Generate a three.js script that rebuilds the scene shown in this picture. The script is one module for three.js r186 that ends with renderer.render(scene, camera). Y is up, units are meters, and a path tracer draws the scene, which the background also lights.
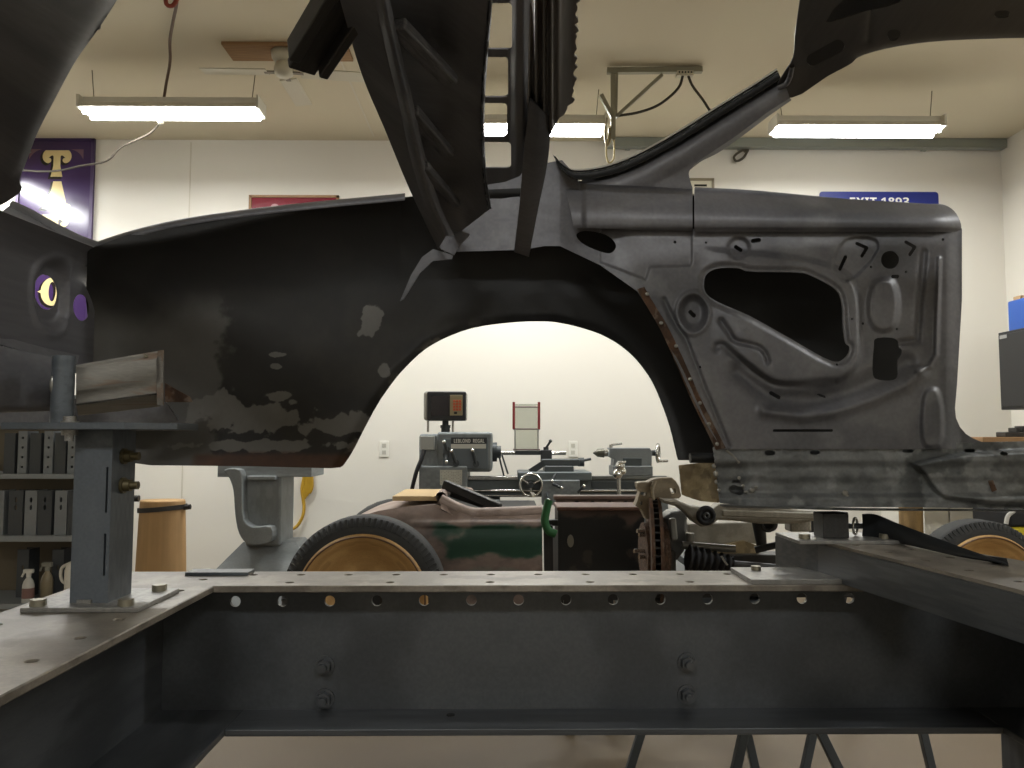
import * as THREE from 'three';
import { RoundedBoxGeometry } from 'three/addons/geometries/RoundedBoxGeometry.js';
import { mergeGeometries } from 'three/addons/utils/BufferGeometryUtils.js';
import { RectAreaLightUniformsLib } from 'three/addons/lights/RectAreaLightUniformsLib.js';

// ------------------------------------------------------------------ camera, exposure
const scene = new THREE.Scene();
scene.background = new THREE.Color(0x000000);
const renderer = new THREE.WebGLRenderer();
renderer.toneMapping = THREE.LinearToneMapping;
renderer.toneMappingExposure = 1.08;
renderer.shadowMap.enabled = true;
RectAreaLightUniformsLib.init();
const F = 804, CY = 1.143;
const camera = new THREE.PerspectiveCamera(2 * Math.atan(384 / F) * 180 / Math.PI, 1024 / 768, 0.02, 60);
camera.position.set(0, CY, 0);
camera.rotation.order = 'YXZ';
camera.rotation.set(Math.atan(52 / F), -Math.atan(8 / F), 0);
camera.updateMatrixWorld(true);
const LAMP = 76, LAMP_COLOR = new THREE.Color(0.97, 0.99, 0.985);
const CEIL = CY + 2.395, LAMP_Y = CEIL - 0.27;
// room lamps, the last an added one: [centre x, centre z, direction, label]
const LAMPS = [
  [-2.17, -5.16, 'x', 'strip light hanging on chains between the lettered sign and the ceiling fan'],
  [0.12, -5.42, 'x', 'strip light half hidden behind the package shelf beside the outlet bracket'],
  [2.44, -5.42, 'x', 'strip light hanging in front of the steel rail above the blue road sign'],
  [-4.06, -5.60, 'z', 'strip light hanging along the left wall, mirrored in the lettered sign'],
  [-0.9, 1.9, 'x', 'strip light over the open trunk side of the car shell'],
  [1.7, 2.2, 'x', 'strip light over the open cabin side of the car shell'],
  [3.0, -1.3, 'x', 'added unseen strip light near the right wall that brightens the tail panel'],  // added lamp out of view, there to light the tail panel
];

// ------------------------------------------------------------------ helpers
const V = (x, y, z) => new THREE.Vector3(x, y, z);
const camQ = camera.quaternion.clone();
function ray(px, py) { return V((px - 512) / F, (384 - py) / F, -1).applyQuaternion(camQ); }
function W(px, py, d) { const r = ray(px, py); const k = d / -r.z; return V(r.x * k, CY + r.y * k, -d); }      // pixel at a depth
function H(px, py, h) { const r = ray(px, py); const k = h / r.y; return V(r.x * k, CY + h, r.z * k); }         // pixel at a height over the eye
let seed = 7; const rnd = () => { seed = (seed * 1664525 + 1013904223) >>> 0; return seed / 4294967296; };
const clamp = (x, a, b) => Math.max(a, Math.min(b, x));
const sst = (a, b, x) => { const t = clamp((x - a) / (b - a), 0, 1); return t * t * (3 - 2 * t); };
const lerp = (a, b, t) => a + (b - a) * t;
function h2(x, y) { let n = (Math.imul(x, 374761393) + Math.imul(y, 668265263)) | 0; n = Math.imul(n ^ (n >>> 13), 1274126177); return ((n ^ (n >>> 16)) >>> 0) / 4294967296; }
function vn(x, y) { const i = Math.floor(x), j = Math.floor(y), a = x - i, b = y - j, u = a * a * (3 - 2 * a), v = b * b * (3 - 2 * b); return lerp(lerp(h2(i, j), h2(i + 1, j), u), lerp(h2(i, j + 1), h2(i + 1, j + 1), u), v); }
function fbm(x, y, o = 4) { let s = 0, a = .5, n = 0; for (let k = 0; k < o; k++) { s += a * vn(x, y); n += a; a *= .5; x = x * 2.03 + 11.7; y = y * 2.03 + 5.3; } return s / n; }
function tex(w, h, fn, rep) {
  const a = new Uint8Array(w * h * 4);
  for (let j = 0; j < h; j++) for (let i = 0; i < w; i++) { const c = fn((i + .5) / w, (j + .5) / h); for (let k = 0; k < 3; k++) a[(j * w + i) * 4 + k] = clamp(c[k], 0, 1) * 255; a[(j * w + i) * 4 + 3] = 255; }
  const t = new THREE.DataTexture(a, w, h); t.colorSpace = THREE.SRGBColorSpace; t.magFilter = THREE.LinearFilter; t.minFilter = THREE.LinearMipmapLinearFilter; t.generateMipmaps = true;
  t.wrapS = t.wrapT = rep ? THREE.MirroredRepeatWrapping : THREE.ClampToEdgeWrapping; if (rep) t.repeat.set(rep, rep); t.needsUpdate = true; return t;
}
const hex = c => { const k = new THREE.Color(c); k.convertLinearToSRGB(); return [k.r, k.g, k.b]; };
const mix3 = (a, b, t) => [lerp(a[0], b[0], t), lerp(a[1], b[1], t), lerp(a[2], b[2], t)];
function M(color, rough = .6, metal = 0, extra = {}) { return new THREE.MeshStandardMaterial({ color, roughness: rough, metalness: metal, ...extra }); }
function mottled(c1, c2, rough, metal, scale = 6, rep = 1, c3, amt = 0) {     // uneven colour of paint or metal
  const a = hex(c1), b = hex(c2), c = c3 ? hex(c3) : a;
  const t = tex(384, 384, (u, v) => { const n = fbm(u * scale + 3, v * scale, 5), f = vn(u * 190, v * 190), m = fbm(u * scale * 1.7 + 40, v * scale * 1.7 + 9, 4);
    let k = mix3(a, b, sst(.3, .7, n)); k = mix3(k, c, amt * sst(.52, .68, m)); const g = .95 + .1 * f; return [k[0] * g, k[1] * g, k[2] * g]; }, rep);
  return new THREE.MeshStandardMaterial({ map: t, roughness: rough, metalness: metal });
}
const names = {};
function numbered(n) { const k = names[n] = (names[n] ?? -1) + 1; return k ? `${n}_${String(k).padStart(3, '0')}` : n; }
const tops = [];
function thing(name, label, category, group) { const g = new THREE.Group(); g.name = numbered(name); g.userData = { label, category }; if (group) g.userData.group = group; scene.add(g); tops.push(g); return g; }
function add(parent, name, geo, mat, label) { const m = new THREE.Mesh(geo, mat); m.name = name; m.castShadow = m.receiveShadow = true; if (label) m.userData.label = label; parent.add(m); return m; }
function solo(name, label, category, geo, mat, group) { const m = new THREE.Mesh(geo, mat); m.name = numbered(name); m.castShadow = m.receiveShadow = true; m.userData = { label, category }; if (group) m.userData.group = group; scene.add(m); tops.push(m); return m; }
function struct(name, geo, mat, label, category = 'structure') { const m = new THREE.Mesh(geo, mat); m.name = name; m.castShadow = m.receiveShadow = true; m.userData = { kind: 'structure', label, category }; scene.add(m); return m; }
function bx(x0, y0, z0, x1, y1, z1, r = 0) { const w = Math.abs(x1 - x0), h = Math.abs(y1 - y0), d = Math.abs(z1 - z0); const g = r > 0 ? new RoundedBoxGeometry(w, h, d, 2, Math.min(r, w / 2.01, h / 2.01, d / 2.01)) : new THREE.BoxGeometry(w, h, d); g.translate((x0 + x1) / 2, (y0 + y1) / 2, (z0 + z1) / 2); return g; }
function pb(px0, py0, px1, py1, d, dep, r = 0) { const a = W(px0, py0, d), b = W(px1, py1, d); return bx(a.x, a.y, -d, b.x, b.y, -d - dep, r); }
function cyl(a, b, r1, r2 = r1, n = 16) { const v = b.clone().sub(a), g = new THREE.CylinderGeometry(r2, r1, v.length(), n); g.applyQuaternion(new THREE.Quaternion().setFromUnitVectors(V(0, 1, 0), v.clone().normalize())); g.translate((a.x + b.x) / 2, (a.y + b.y) / 2, (a.z + b.z) / 2); return g; }
function bar(a, b, w, h, r = 0) { const v = b.clone().sub(a), L = v.length(), g = r ? new RoundedBoxGeometry(w, h, L, 2, r) : new THREE.BoxGeometry(w, h, L); const m = new THREE.Matrix4().lookAt(a, b, Math.abs(v.y) > .95 * L ? V(0, 0, 1) : V(0, 1, 0)); g.applyMatrix4(m); g.translate((a.x + b.x) / 2, (a.y + b.y) / 2, (a.z + b.z) / 2); return g; }
function tube(pts, r, n = 40, k = 8) { return new THREE.TubeGeometry(new THREE.CatmullRomCurve3(pts), n, r, k, false); }
function ball(p, r, n = 12) { const g = new THREE.SphereGeometry(r, n, Math.ceil(n * .7)); g.translate(p.x, p.y, p.z); return g; }
function merge(list) { return mergeGeometries(list.map(g => { const q = g.index ? g.toNonIndexed() : g; for (const k of Object.keys(q.attributes)) if (!['position', 'normal', 'uv'].includes(k)) q.deleteAttribute(k); return q; })); }
function hexBolt(p, axis, r, h) { return cyl(p, p.clone().addScaledVector(axis, h), r, r * .96, 6); }
function shapeOf(pts) { const s = new THREE.Shape(); pts.forEach((p, i) => i ? s.lineTo(p[0], p[1]) : s.moveTo(p[0], p[1])); s.closePath(); return s; }
function prism(pts, d, dep, o = {}) {                                       // outline in pixels -> solid plate at depth d
  const q = (o.smooth ? smooth(pts, o.smooth) : pts).map(p => { const w = W(p[0], p[1], d); return [w.x, w.y]; });
  const s = shapeOf(q);
  for (const h of o.holes || []) { const hh = h.map(p => { const w = W(p[0], p[1], d); return [w.x, w.y]; }); s.holes.push(new THREE.Path(hh.map(p => new THREE.Vector2(p[0], p[1])))); }
  const b = o.bevel || 0; const g = new THREE.ExtrudeGeometry(s, { depth: Math.max(dep - 2 * b, .0005), bevelEnabled: b > 0, bevelSize: b, bevelThickness: b, bevelOffset: -b, bevelSegments: 2, curveSegments: 12 });
  g.translate(0, 0, -d - dep + b); return g;
}
function smooth(pts, n = 6, closed = true) { const c = new THREE.CatmullRomCurve3(pts.map(p => V(p[0], p[1], p[2] || 0)), closed, 'centripetal'); return c.getPoints(pts.length * n).slice(0, closed ? -1 : undefined).map(v => [v.x, v.y, v.z]); }
function circlePts(cx, cy, rx, ry = rx, n = 24, rot = 0) { const a = []; for (let i = 0; i < n; i++) { const t = i / n * Math.PI * 2, x = Math.cos(t) * rx, y = Math.sin(t) * ry; a.push([cx + x * Math.cos(rot) - y * Math.sin(rot), cy + x * Math.sin(rot) + y * Math.cos(rot)]); } return a; }
function sdPoly(pts) { return (x, y) => { let d = 1e9, ins = false; for (let i = 0, j = pts.length - 1; i < pts.length; j = i++) { const a = pts[i], b = pts[j]; const ex = b[0] - a[0], ey = b[1] - a[1], wx = x - a[0], wy = y - a[1]; const t = clamp((wx * ex + wy * ey) / (ex * ex + ey * ey + 1e-12), 0, 1), dx = wx - ex * t, dy = wy - ey * t; d = Math.min(d, dx * dx + dy * dy); if ((a[1] > y) !== (b[1] > y) && x < (b[0] - a[0]) * (y - a[1]) / (b[1] - a[1]) + a[0]) ins = !ins; } d = Math.sqrt(d); return ins ? d : -d; }; }
function dLine(pts) { return (x, y) => { let d = 1e9; for (let i = 1; i < pts.length; i++) { const a = pts[i - 1], b = pts[i]; const ex = b[0] - a[0], ey = b[1] - a[1], wx = x - a[0], wy = y - a[1]; const t = clamp((wx * ex + wy * ey) / (ex * ex + ey * ey), 0, 1), dx = wx - ex * t, dy = wy - ey * t; d = Math.min(d, dx * dx + dy * dy); } return Math.sqrt(d); }; }
function sdEll(cx, cy, rx, ry) { const k = Math.min(rx, ry); return (x, y) => (1 - Math.hypot((x - cx) / rx, (y - cy) / ry)) * k; }
function sdSlot(a, b, r) { const l = dLine([a, b]); return (x, y) => r - l(x, y); }
// pressed sheet of metal: grid clipped by f(x, y) > 0, lifted to pos(x, y), with thickness t behind it
function sheet({ x0, x1, y0, y1, s, f, pos, t = .0012, uv }) {
  const nx = Math.ceil((x1 - x0) / s), ny = Math.ceil((y1 - y0) / s), gx = i => x0 + i * s, gy = j => y0 + j * s;
  const val = new Float32Array((nx + 1) * (ny + 1)); for (let j = 0; j <= ny; j++) for (let i = 0; i <= nx; i++) val[j * (nx + 1) + i] = f(gx(i), gy(j)) || 1e-6;
  const P = [], key = new Map(), idx = [], rim = [];
  const nid = (i, j) => j * (nx + 1) + i;
  function node(n) { const k = 'n' + n; if (key.has(k)) return key.get(k); const i = n % (nx + 1), j = (n / (nx + 1)) | 0; P.push([gx(i), gy(j)]); key.set(k, P.length - 1); return P.length - 1; }
  function edge(a, b) { if (a > b) [a, b] = [b, a]; const k = 'e' + a + '_' + b; if (key.has(k)) return key.get(k); const u = val[a] / (val[a] - val[b]); const ax = gx(a % (nx + 1)), ay = gy((a / (nx + 1)) | 0), bx_ = gx(b % (nx + 1)), by = gy((b / (nx + 1)) | 0); P.push([lerp(ax, bx_, u), lerp(ay, by, u)]); key.set(k, P.length - 1); return P.length - 1; }
  function tri(a, b, c) {
    const T = [a, b, c], out = [], cut = [];
    for (let q = 0; q < 3; q++) { const p = T[q], n = T[(q + 1) % 3]; if (val[p] > 0) out.push(node(p)); if ((val[p] > 0) !== (val[n] > 0)) { const e = edge(p, n); out.push(e); cut.push([e, val[p] > 0]); } }
    for (let q = 2; q < out.length; q++) idx.push(out[0], out[q - 1], out[q]);
    if (cut.length === 2) { const A = cut.find(c => c[1]), B = cut.find(c => !c[1]); rim.push([A[0], B[0]]); }
  }
  for (let j = 0; j < ny; j++) for (let i = 0; i < nx; i++) { const a = nid(i, j), b = nid(i, j + 1), c = nid(i + 1, j), d = nid(i + 1, j + 1); if ((i + j) & 1) { tri(a, b, c); tri(c, b, d); } else { tri(a, b, d); tri(a, d, c); } }
  const n = P.length, pos3 = P.map(p => pos(p[0], p[1])), g0 = new THREE.BufferGeometry();
  g0.setAttribute('position', new THREE.Float32BufferAttribute(pos3.flatMap(v => [v.x, v.y, v.z]), 3)); g0.setIndex(idx); g0.computeVertexNormals();
  const N = g0.attributes.normal, A = [], I = [], U = [];
  const uvf = uv || (v => [v.x, v.y]);
  const back = pos3.map((v, k) => V(v.x - N.getX(k) * t, v.y - N.getY(k) * t, v.z - N.getZ(k) * t));
  pos3.forEach((v, k) => { A.push(v.x, v.y, v.z); U.push(...uvf(v, P[k])); }); back.forEach((v, k) => { A.push(v.x, v.y, v.z); U.push(...uvf(v, P[k])); });
  for (let k = 0; k < idx.length; k += 3) { I.push(idx[k], idx[k + 1], idx[k + 2]); I.push(n + idx[k], n + idx[k + 2], n + idx[k + 1]); }
  const rv = new Map(); const rvert = k => { if (rv.has(k)) return rv.get(k); const o = A.length / 3; const a = pos3[k], b = back[k]; A.push(a.x, a.y, a.z, b.x, b.y, b.z); U.push(...uvf(a, P[k]), ...uvf(a, P[k])); rv.set(k, o); return o; };
  for (const [a, b] of rim) { const p = rvert(a), q = rvert(b); I.push(p, p + 1, q, q, p + 1, q + 1); }
  const g = new THREE.BufferGeometry(); g.setAttribute('position', new THREE.Float32BufferAttribute(A, 3)); g.setAttribute('uv', new THREE.Float32BufferAttribute(U, 2)); g.setIndex(I); g.computeVertexNormals(); return g;
}
// strip of sheet metal lofted through rails (arrays of points of equal length)
function strip(rails, t = .0015) {
  const m = rails.length, n = rails[0].length, pos = [], idx = [], uv = [];
  const g0 = new THREE.BufferGeometry(); rails.forEach(r => r.forEach(v => pos.push(v.x, v.y, v.z)));
  for (let a = 0; a < m - 1; a++) for (let b = 0; b < n - 1; b++) { const i = a * n + b; idx.push(i, i + 1, i + n, i + 1, i + n + 1, i + n); }
  g0.setAttribute('position', new THREE.Float32BufferAttribute(pos, 3)); g0.setIndex(idx); g0.computeVertexNormals(); const N = g0.attributes.normal, c = m * n;
  const A = pos.slice(), I = idx.slice(); for (let k = 0; k < c; k++) A.push(pos[3 * k] - N.getX(k) * t, pos[3 * k + 1] - N.getY(k) * t, pos[3 * k + 2] - N.getZ(k) * t);
  for (let k = 0; k < idx.length; k += 3) I.push(c + idx[k], c + idx[k + 2], c + idx[k + 1]);
  const side = list => { for (let k = 0; k < list.length - 1; k++) { const a = list[k], b = list[k + 1], o = A.length / 3; for (const q of [a, c + a, b, c + b]) A.push(A[3 * q], A[3 * q + 1], A[3 * q + 2]); I.push(o, o + 1, o + 2, o + 2, o + 1, o + 3, o, o + 2, o + 1, o + 2, o + 3, o + 1); } };
  side([...Array(n).keys()]); side([...Array(n).keys()].map(k => (m - 1) * n + k)); side([...Array(m).keys()].map(k => k * n)); side([...Array(m).keys()].map(k => k * n + n - 1));
  for (let k = 0; k < A.length / 3; k++) uv.push(A[3 * k] + A[3 * k + 2], A[3 * k + 1]);
  const g = new THREE.BufferGeometry(); g.setAttribute('position', new THREE.Float32BufferAttribute(A, 3)); g.setAttribute('uv', new THREE.Float32BufferAttribute(uv, 2)); g.setIndex(I); g.computeVertexNormals(); return g;
}
const rail = (pts, n = 24, fn = W) => smooth(pts, Math.ceil(n / pts.length), false).map(p => fn(p[0], p[1], p[2]));
function railN(pts, n, fn = W) { const c = new THREE.CatmullRomCurve3(pts.map(p => V(...p)), false, 'centripetal'); return c.getPoints(n).map(p => fn(p.x, p.y, p.z)); }

// ------------------------------------------------------------------ materials
const UP = V(0, 1, 0), ZP = V(0, 0, 1), XP = V(1, 0, 0);
const mWall = new THREE.MeshStandardMaterial({ roughness: .85, map: tex(512, 512, (u, v) => { const n = fbm(u * 5, v * 5, 5), s = sst(.66, .8, fbm(u * 26 + 7, v * 26, 3)); const b = 1 - .05 * n - .05 * s; return [.90 * b, .88 * b, .835 * b]; }, .22) });
const mCeil = new THREE.MeshStandardMaterial({ roughness: .9, map: tex(512, 512, (u, v) => { const n = fbm(u * 6, v * 6, 5), s = sst(.62, .8, fbm(u * 20 + 7, v * 20, 4)); const b = 1 - .08 * n - .07 * s; return [.83 * b, .79 * b, .69 * b]; }, .2) });
const mFloor = new THREE.MeshStandardMaterial({ roughness: .6, map: tex(768, 768, (u, v) => { const n = fbm(u * 9, v * 9, 6), s = sst(.55, .72, fbm(u * 14 + 17, v * 14, 4)), g = vn(u * 300, v * 300); const b = .88 + .22 * (n - .5) - .12 * s + .05 * (g - .5); return [.43 * b, .37 * b, .285 * b]; }, .25) });
const mSeam = M(0xcdc6b6, .85);
const mWhiteMetal = M(0xd8d4c8, .45);
const mTube = M(0xffffff, .4, 0, { emissive: LAMP_COLOR, emissiveIntensity: 24 });
const mSteelGrey = mottled(0x565b60, 0x4a4f53, .42, .15, 5, 2);                    // grey enamel of the jig fixtures
const mJig = mottled(0x505254, 0x424446, .38, .25, 6, 1.5);                         // dark grey painted beams
const mJigTop = mottled(0x857d71, 0x6a6359, .42, .3, 7, 2, 0x585148, .6);          // worn bare top flanges
const mPlate = mottled(0x8d8a84, 0x74726e, .4, .45, 6, 4);
const mBolt = M(0x8b8574, .4, .7), mBrass = M(0x5e553c, .45, .6), mDarkBolt = M(0x5a5c5e, .35, .6);
const mBody = mottled(0x68676a, 0x515154, .46, .25, 4, 1.3, 0x7b7a7b, .5);          // bare pressed steel, sanded
const mPrimerDark = mottled(0x2e2c2a, 0x242220, .5, .1, 6, 2);
const mBlack = M(0x121211, .6), mRubber = M(0x17171a, .75), mBlackGloss = M(0x0f0f10, .35);
const mRust = mottled(0x5f4431, 0x453327, .8, .1, 14, 3, 0x8a8076, .5);
const mRoofIn = mottled(0x53504d, 0x413e3c, .42, .2, 5, 1.5);
const mRocker = mottled(0x717373, 0x505252, .5, .15, 9, 2, 0x8d8f8e, .7);
const mTan = mottled(0x9c8a68, 0x877656, .5, .1, 8, 4, 0x5f4f38, .5);
const mWeld = M(0x8f8d86, .35, .7);
const mGalv = mottled(0x827e76, 0x6b6861, .6, .08, 9, 4, 0x74533c, .45);
const mLathe = mottled(0x777c7c, 0x6a6f70, .45, .1, 5, 2), mLatheDark = M(0x3b3f40, .5, .3), mSteel = M(0xb5b4ae, .25, .9), mChrome = M(0xd8d8d4, .15, .95);
const mWood = new THREE.MeshStandardMaterial({ roughness: .7, map: tex(256, 256, (u, v) => { const n = fbm(u * 26, v * 3, 4), m = fbm(u * 5 + 2, v * 5, 4); const b = .88 + .12 * n + .14 * m; return [.68 * b, .545 * b, .37 * b]; }, 2) });
const mPly = new THREE.MeshStandardMaterial({ roughness: .75, map: tex(256, 256, (u, v) => { const n = fbm(u * 4, v * 30, 4); const b = .8 + .3 * n; return [.62 * b, .48 * b, .33 * b]; }, 2) });
const mAlu = mottled(0x9f998c, 0x858075, .5, .35, 6, 5);
const mBeige = mottled(0xa0937d, 0x877b68, .6, .2, 8, 5);
const mTyre = M(0x2c2c2b, .8), mTanPaint = mottled(0xc6a06a, 0xb08a56, .45, 0, 5, 2, 0x8a683c, .3);

// ------------------------------------------------------------------ room
const XL = -5.6, XR = 4.06, ZB = -6.4, ZF = 4.2, T = .12;
struct('floor', bx(XL - T, -T, ZF + T, XR + T, 0, ZB - T), mFloor, 'tan concrete workshop floor', 'floor');
struct('ceiling', bx(XL - T, CEIL, ZF + T, XR + T, CEIL + T, ZB - T), mCeil, 'cream painted workshop ceiling', 'ceiling');
const wallB = struct('wall_back', bx(XL - T, 0, ZB, XR + T, CEIL, ZB - T), mWall, 'cream painted back wall', 'wall');
struct('wall_left', bx(XL - T, 0, ZF, XL, CEIL, ZB), mWall, 'cream painted left wall', 'wall');
struct('wall_right', bx(XR, 0, ZF, XR + T, CEIL, ZB), mWall, 'cream painted right wall', 'wall');
struct('wall_front', bx(XL - T, 0, ZF, XR + T, CEIL, ZF + T), mWall, 'cream painted wall opposite the lathe', 'wall');
{ const a = W(182, 470, 6.39); struct('trim_1', bx(a.x - .004, .1, ZB + .004, a.x + .004, CEIL - .02, ZB), mSeam, 'thin joint strip of the back wall panels', 'trim');
  const b = W(314, 20, 4); struct('trim_2', bx(-1.05, CEIL - .004, -6.3, -1.04, CEIL, 2), mSeam, 'thin joint strip of the ceiling panels', 'trim'); }

// ------------------------------------------------------------------ strip lights
LAMPS.forEach(([x, z, ax, label], i) => {
  const g = thing('strip_light', label, 'light', 'strip lights');
  const L = 1.15, o = (u, y, w) => ax === 'x' ? V(x + u, y, z + w) : V(x + w, y, z + u);
  const rot = geo => { if (ax === 'z') geo.rotateY(Math.PI / 2); geo.translate(x, 0, z); return geo; };
  const s = shapeOf([[-.105, -.012], [-.04, .04], [-.04, .075], [.04, .075], [.04, .04], [.105, -.012], [.10, -.014], [.036, .034], [-.036, .034], [-.10, -.014]]);
  const e = new THREE.ExtrudeGeometry(s, { depth: L, bevelEnabled: false }); e.rotateY(Math.PI / 2); e.translate(-L / 2, LAMP_Y, 0);
  add(g, 'reflector', rot(e), mWhiteMetal);
  for (const k of [-1, 1]) add(g, 'end_cap', rot(bx(k * L / 2 - .008, LAMP_Y - .012, -.09, k * L / 2 + .008, LAMP_Y + .072, .09)), mWhiteMetal);
  for (const k of [-1, 1]) add(g, 'tube', cyl(o(-L / 2 + .02, LAMP_Y - .02, k * .05), o(L / 2 - .02, LAMP_Y - .02, k * .05), .024), mTube);
  for (const k of [-1, 1]) add(g, 'chain', cyl(o(k * (L / 2 - .06), LAMP_Y + .07, 0), o(k * (L / 2 - .04), CEIL, 0), .003, .003, 6), M(0x77705c, .5, .6));
  const l = new THREE.RectAreaLight(LAMP_COLOR, LAMP, L - .06, .15); l.position.copy(o(0, LAMP_Y - .048, 0)); l.name = 'lamp_light';
  if (ax === 'z') { l.rotation.set(-Math.PI / 2, 0, Math.PI / 2); } else l.rotation.set(-Math.PI / 2, 0, 0);
  g.add(l);
});

// ------------------------------------------------------------------ jig table
{
  const h0 = -.245, HB = .231, tf = .011, wt = .008, Y = v => CY + v;
  const g = thing('frame_jig_table', 'dark grey steel beam jig table carrying the bare car shell', 'jig table');
  const xi = -.473, xo = -.70, xr = .80, zn = -1.34, zf = -1.48, zw = -1.41;
  // cross beam web with its row of drilled holes
  { const s = shapeOf([[xi - .11, Y(h0 - HB + tf)], [xr + .1, Y(h0 - HB + tf)], [xr + .1, Y(h0 - tf)], [xi - .11, Y(h0 - tf)]]);
    for (let k = 0; k < 14; k++) { const px = 236 + k * 47.1; const w = W(px, 601 - k * .25, -zw); const p = new THREE.Path(); p.absarc(w.x, w.y, .0092, 0, Math.PI * 2, true); s.holes.push(p); }
    const e = new THREE.ExtrudeGeometry(s, { depth: wt, bevelEnabled: false, curveSegments: 16 }); e.translate(0, 0, zw - wt / 2); add(g, 'cross_beam_web', e, mJig); }
  const topPlate = (x0, x1, z0, z1, holes) => { const s = shapeOf([[x0, -z0], [x1, -z0], [x1, -z1], [x0, -z1]]); for (const [hx, hz] of holes) { const p = new THREE.Path(); p.absarc(hx, -hz, .008, 0, Math.PI * 2, true); s.holes.push(p); } const e = new THREE.ExtrudeGeometry(s, { depth: tf - .003, bevelEnabled: true, bevelSize: .0015, bevelThickness: .0015, bevelSegments: 1, curveSegments: 10 }); e.rotateX(-Math.PI / 2); e.translate(0, Y(h0 - tf + .0015), 0); return e; };
  const hs = []; for (let k = 0; k < 14; k++) { hs.push([xi + .03 + k * .084, zf + .035]); if (k % 2) hs.push([xi + .03 + k * .084, zn - .03]); }
  add(g, 'cross_beam_top_flange', topPlate(xi - .004, xr, zn, zf, hs), mJigTop);
  add(g, 'cross_beam_bottom_flange', bx(xi + .03, Y(h0 - HB), -1.312, xr, Y(h0 - HB + tf), zf, .002), mJig);
  const hl = []; for (let k = 0; k < 12; k++) for (const x of [-.66, -.515]) hl.push([x, -.30 - k * .1 + (x < -.6 ? .03 : 0)]);
  add(g, 'side_rail_top_flange', topPlate(xo, xi - .004, -.15, zf, hl.filter(h => h[1] > zf + .02)), mJigTop);
  add(g, 'side_rail_web', bx(-.592, Y(h0 - HB + tf), -.15, -.584, Y(h0 - tf), zf), mJig);
  add(g, 'side_rail_bottom_flange', bx(xo, Y(h0 - HB), -.15, xi + .03, Y(h0 - HB + tf), zf, .002), mJig);
  const hr = []; for (let k = 0; k < 10; k++) hr.push([.9, -.3 - k * .1]);
  add(g, 'side_rail_top_flange', topPlate(xr, xr + .23, -.15, zf, hr), mJigTop);
  add(g, 'side_rail_web', bx(xr + .11, Y(h0 - HB + tf), -.15, xr + .118, Y(h0 - tf), zf), mJig);
  add(g, 'side_rail_bottom_flange', bx(xr, Y(h0 - HB), -.15, xr + .23, Y(h0 - HB + tf), zf, .002), mJig);
  for (const [x, z] of [[-.585, -1.38], [-.585, -.3], [xr + .115, -1.38], [xr + .115, -.3]]) add(g, 'leg', bx(x - .05, .008, z - .05, x + .05, Y(h0 - HB), z + .05, .004), mJig);
  for (const [x, z] of [[-.585, -1.38], [-.585, -.3], [xr + .115, -1.38], [xr + .115, -.3]]) add(g, 'foot_plate', bx(x - .075, 0, z - .075, x + .075, .008, z + .075), mJig);
  for (const [px, py] of [[325, 665], [325, 698], [687, 662], [687, 694]]) { const p = W(px, py, 1.406); const b = add(g, 'bolt', merge([cyl(p, p.clone().addScaledVector(ZP, .004), .0165, .0165, 20), hexBolt(p.clone().addScaledVector(ZP, .004), ZP, .013, .012), cyl(p.clone().addScaledVector(ZP, .016), p.clone().addScaledVector(ZP, .026), .0075, .007, 14)]), mDarkBolt); }
  { const p = W(450, 719, 1.36); add(g, 'bolt_hole_plug', cyl(V(p.x, Y(h0 - HB + tf), -1.375), V(p.x, Y(h0 - HB + tf) + .0015, -1.375), .007), mBlack); }
  // flat shim plates lying on the far flange
  add(g, 'shim_plate', bx(-.56, Y(h0), -1.475, -.45, Y(h0 + .006), -1.435, .001), mSteelGrey);
  add(g, 'gusset_plate', merge([bx(.41, Y(h0), -1.345, .62, Y(h0 + .008), -1.47, .001)]), mPlate);
  { const p = V(.447, Y(h0 + .008), -1.44); add(g, 'bolt', hexBolt(p, UP, .009, .007), mBolt); }
  // outrigger: wide channel lying over the beam on the cabin side
  const og = add(g, 'outrigger_top', (() => {
    const s = shapeOf([[.515, 1.535], [.553, 1.42], [.641, .78], [.86, .78], [.76, 1.2], [.676, 1.485], [.62, 1.54]].reverse());
    for (let k = 0; k < 7; k++) { const z = 1.36 - k * .085, a = .553 + (1.42 - z) * .1375, b = .676 + (1.485 - z) * .29; for (let r = 0; r < 3; r++) { const p = new THREE.Path(); p.absarc(lerp(a, b, .2 + r * .3), z + (r % 2) * .03, .0065, 0, Math.PI * 2, true); s.holes.push(p); } }
    const e = new THREE.ExtrudeGeometry(s, { depth: .005, bevelEnabled: false, curveSegments: 10 }); e.rotateX(-Math.PI / 2); e.translate(0, Y(-.183) - .005, 0); return e; })(), mJigTop);
  const web = (a, b) => { const v = V(b[0] - a[0], 0, b[1] - a[1]); const p = V(a[0], Y(-.2165), a[1]), q = V(b[0], Y(-.2165), b[1]); return bar(p, q, .006, .056); };
  add(g, 'outrigger_side', web([.516, -1.533], [.553, -1.42]), mJig); add(g, 'outrigger_side', web([.553, -1.42], [.641, -.78]), mJig); add(g, 'outrigger_side', web([.757, -1.2], [.857, -.78]), mJig); add(g, 'outrigger_side', web([.673, -1.483], [.757, -1.2]), mJig);
}
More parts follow.
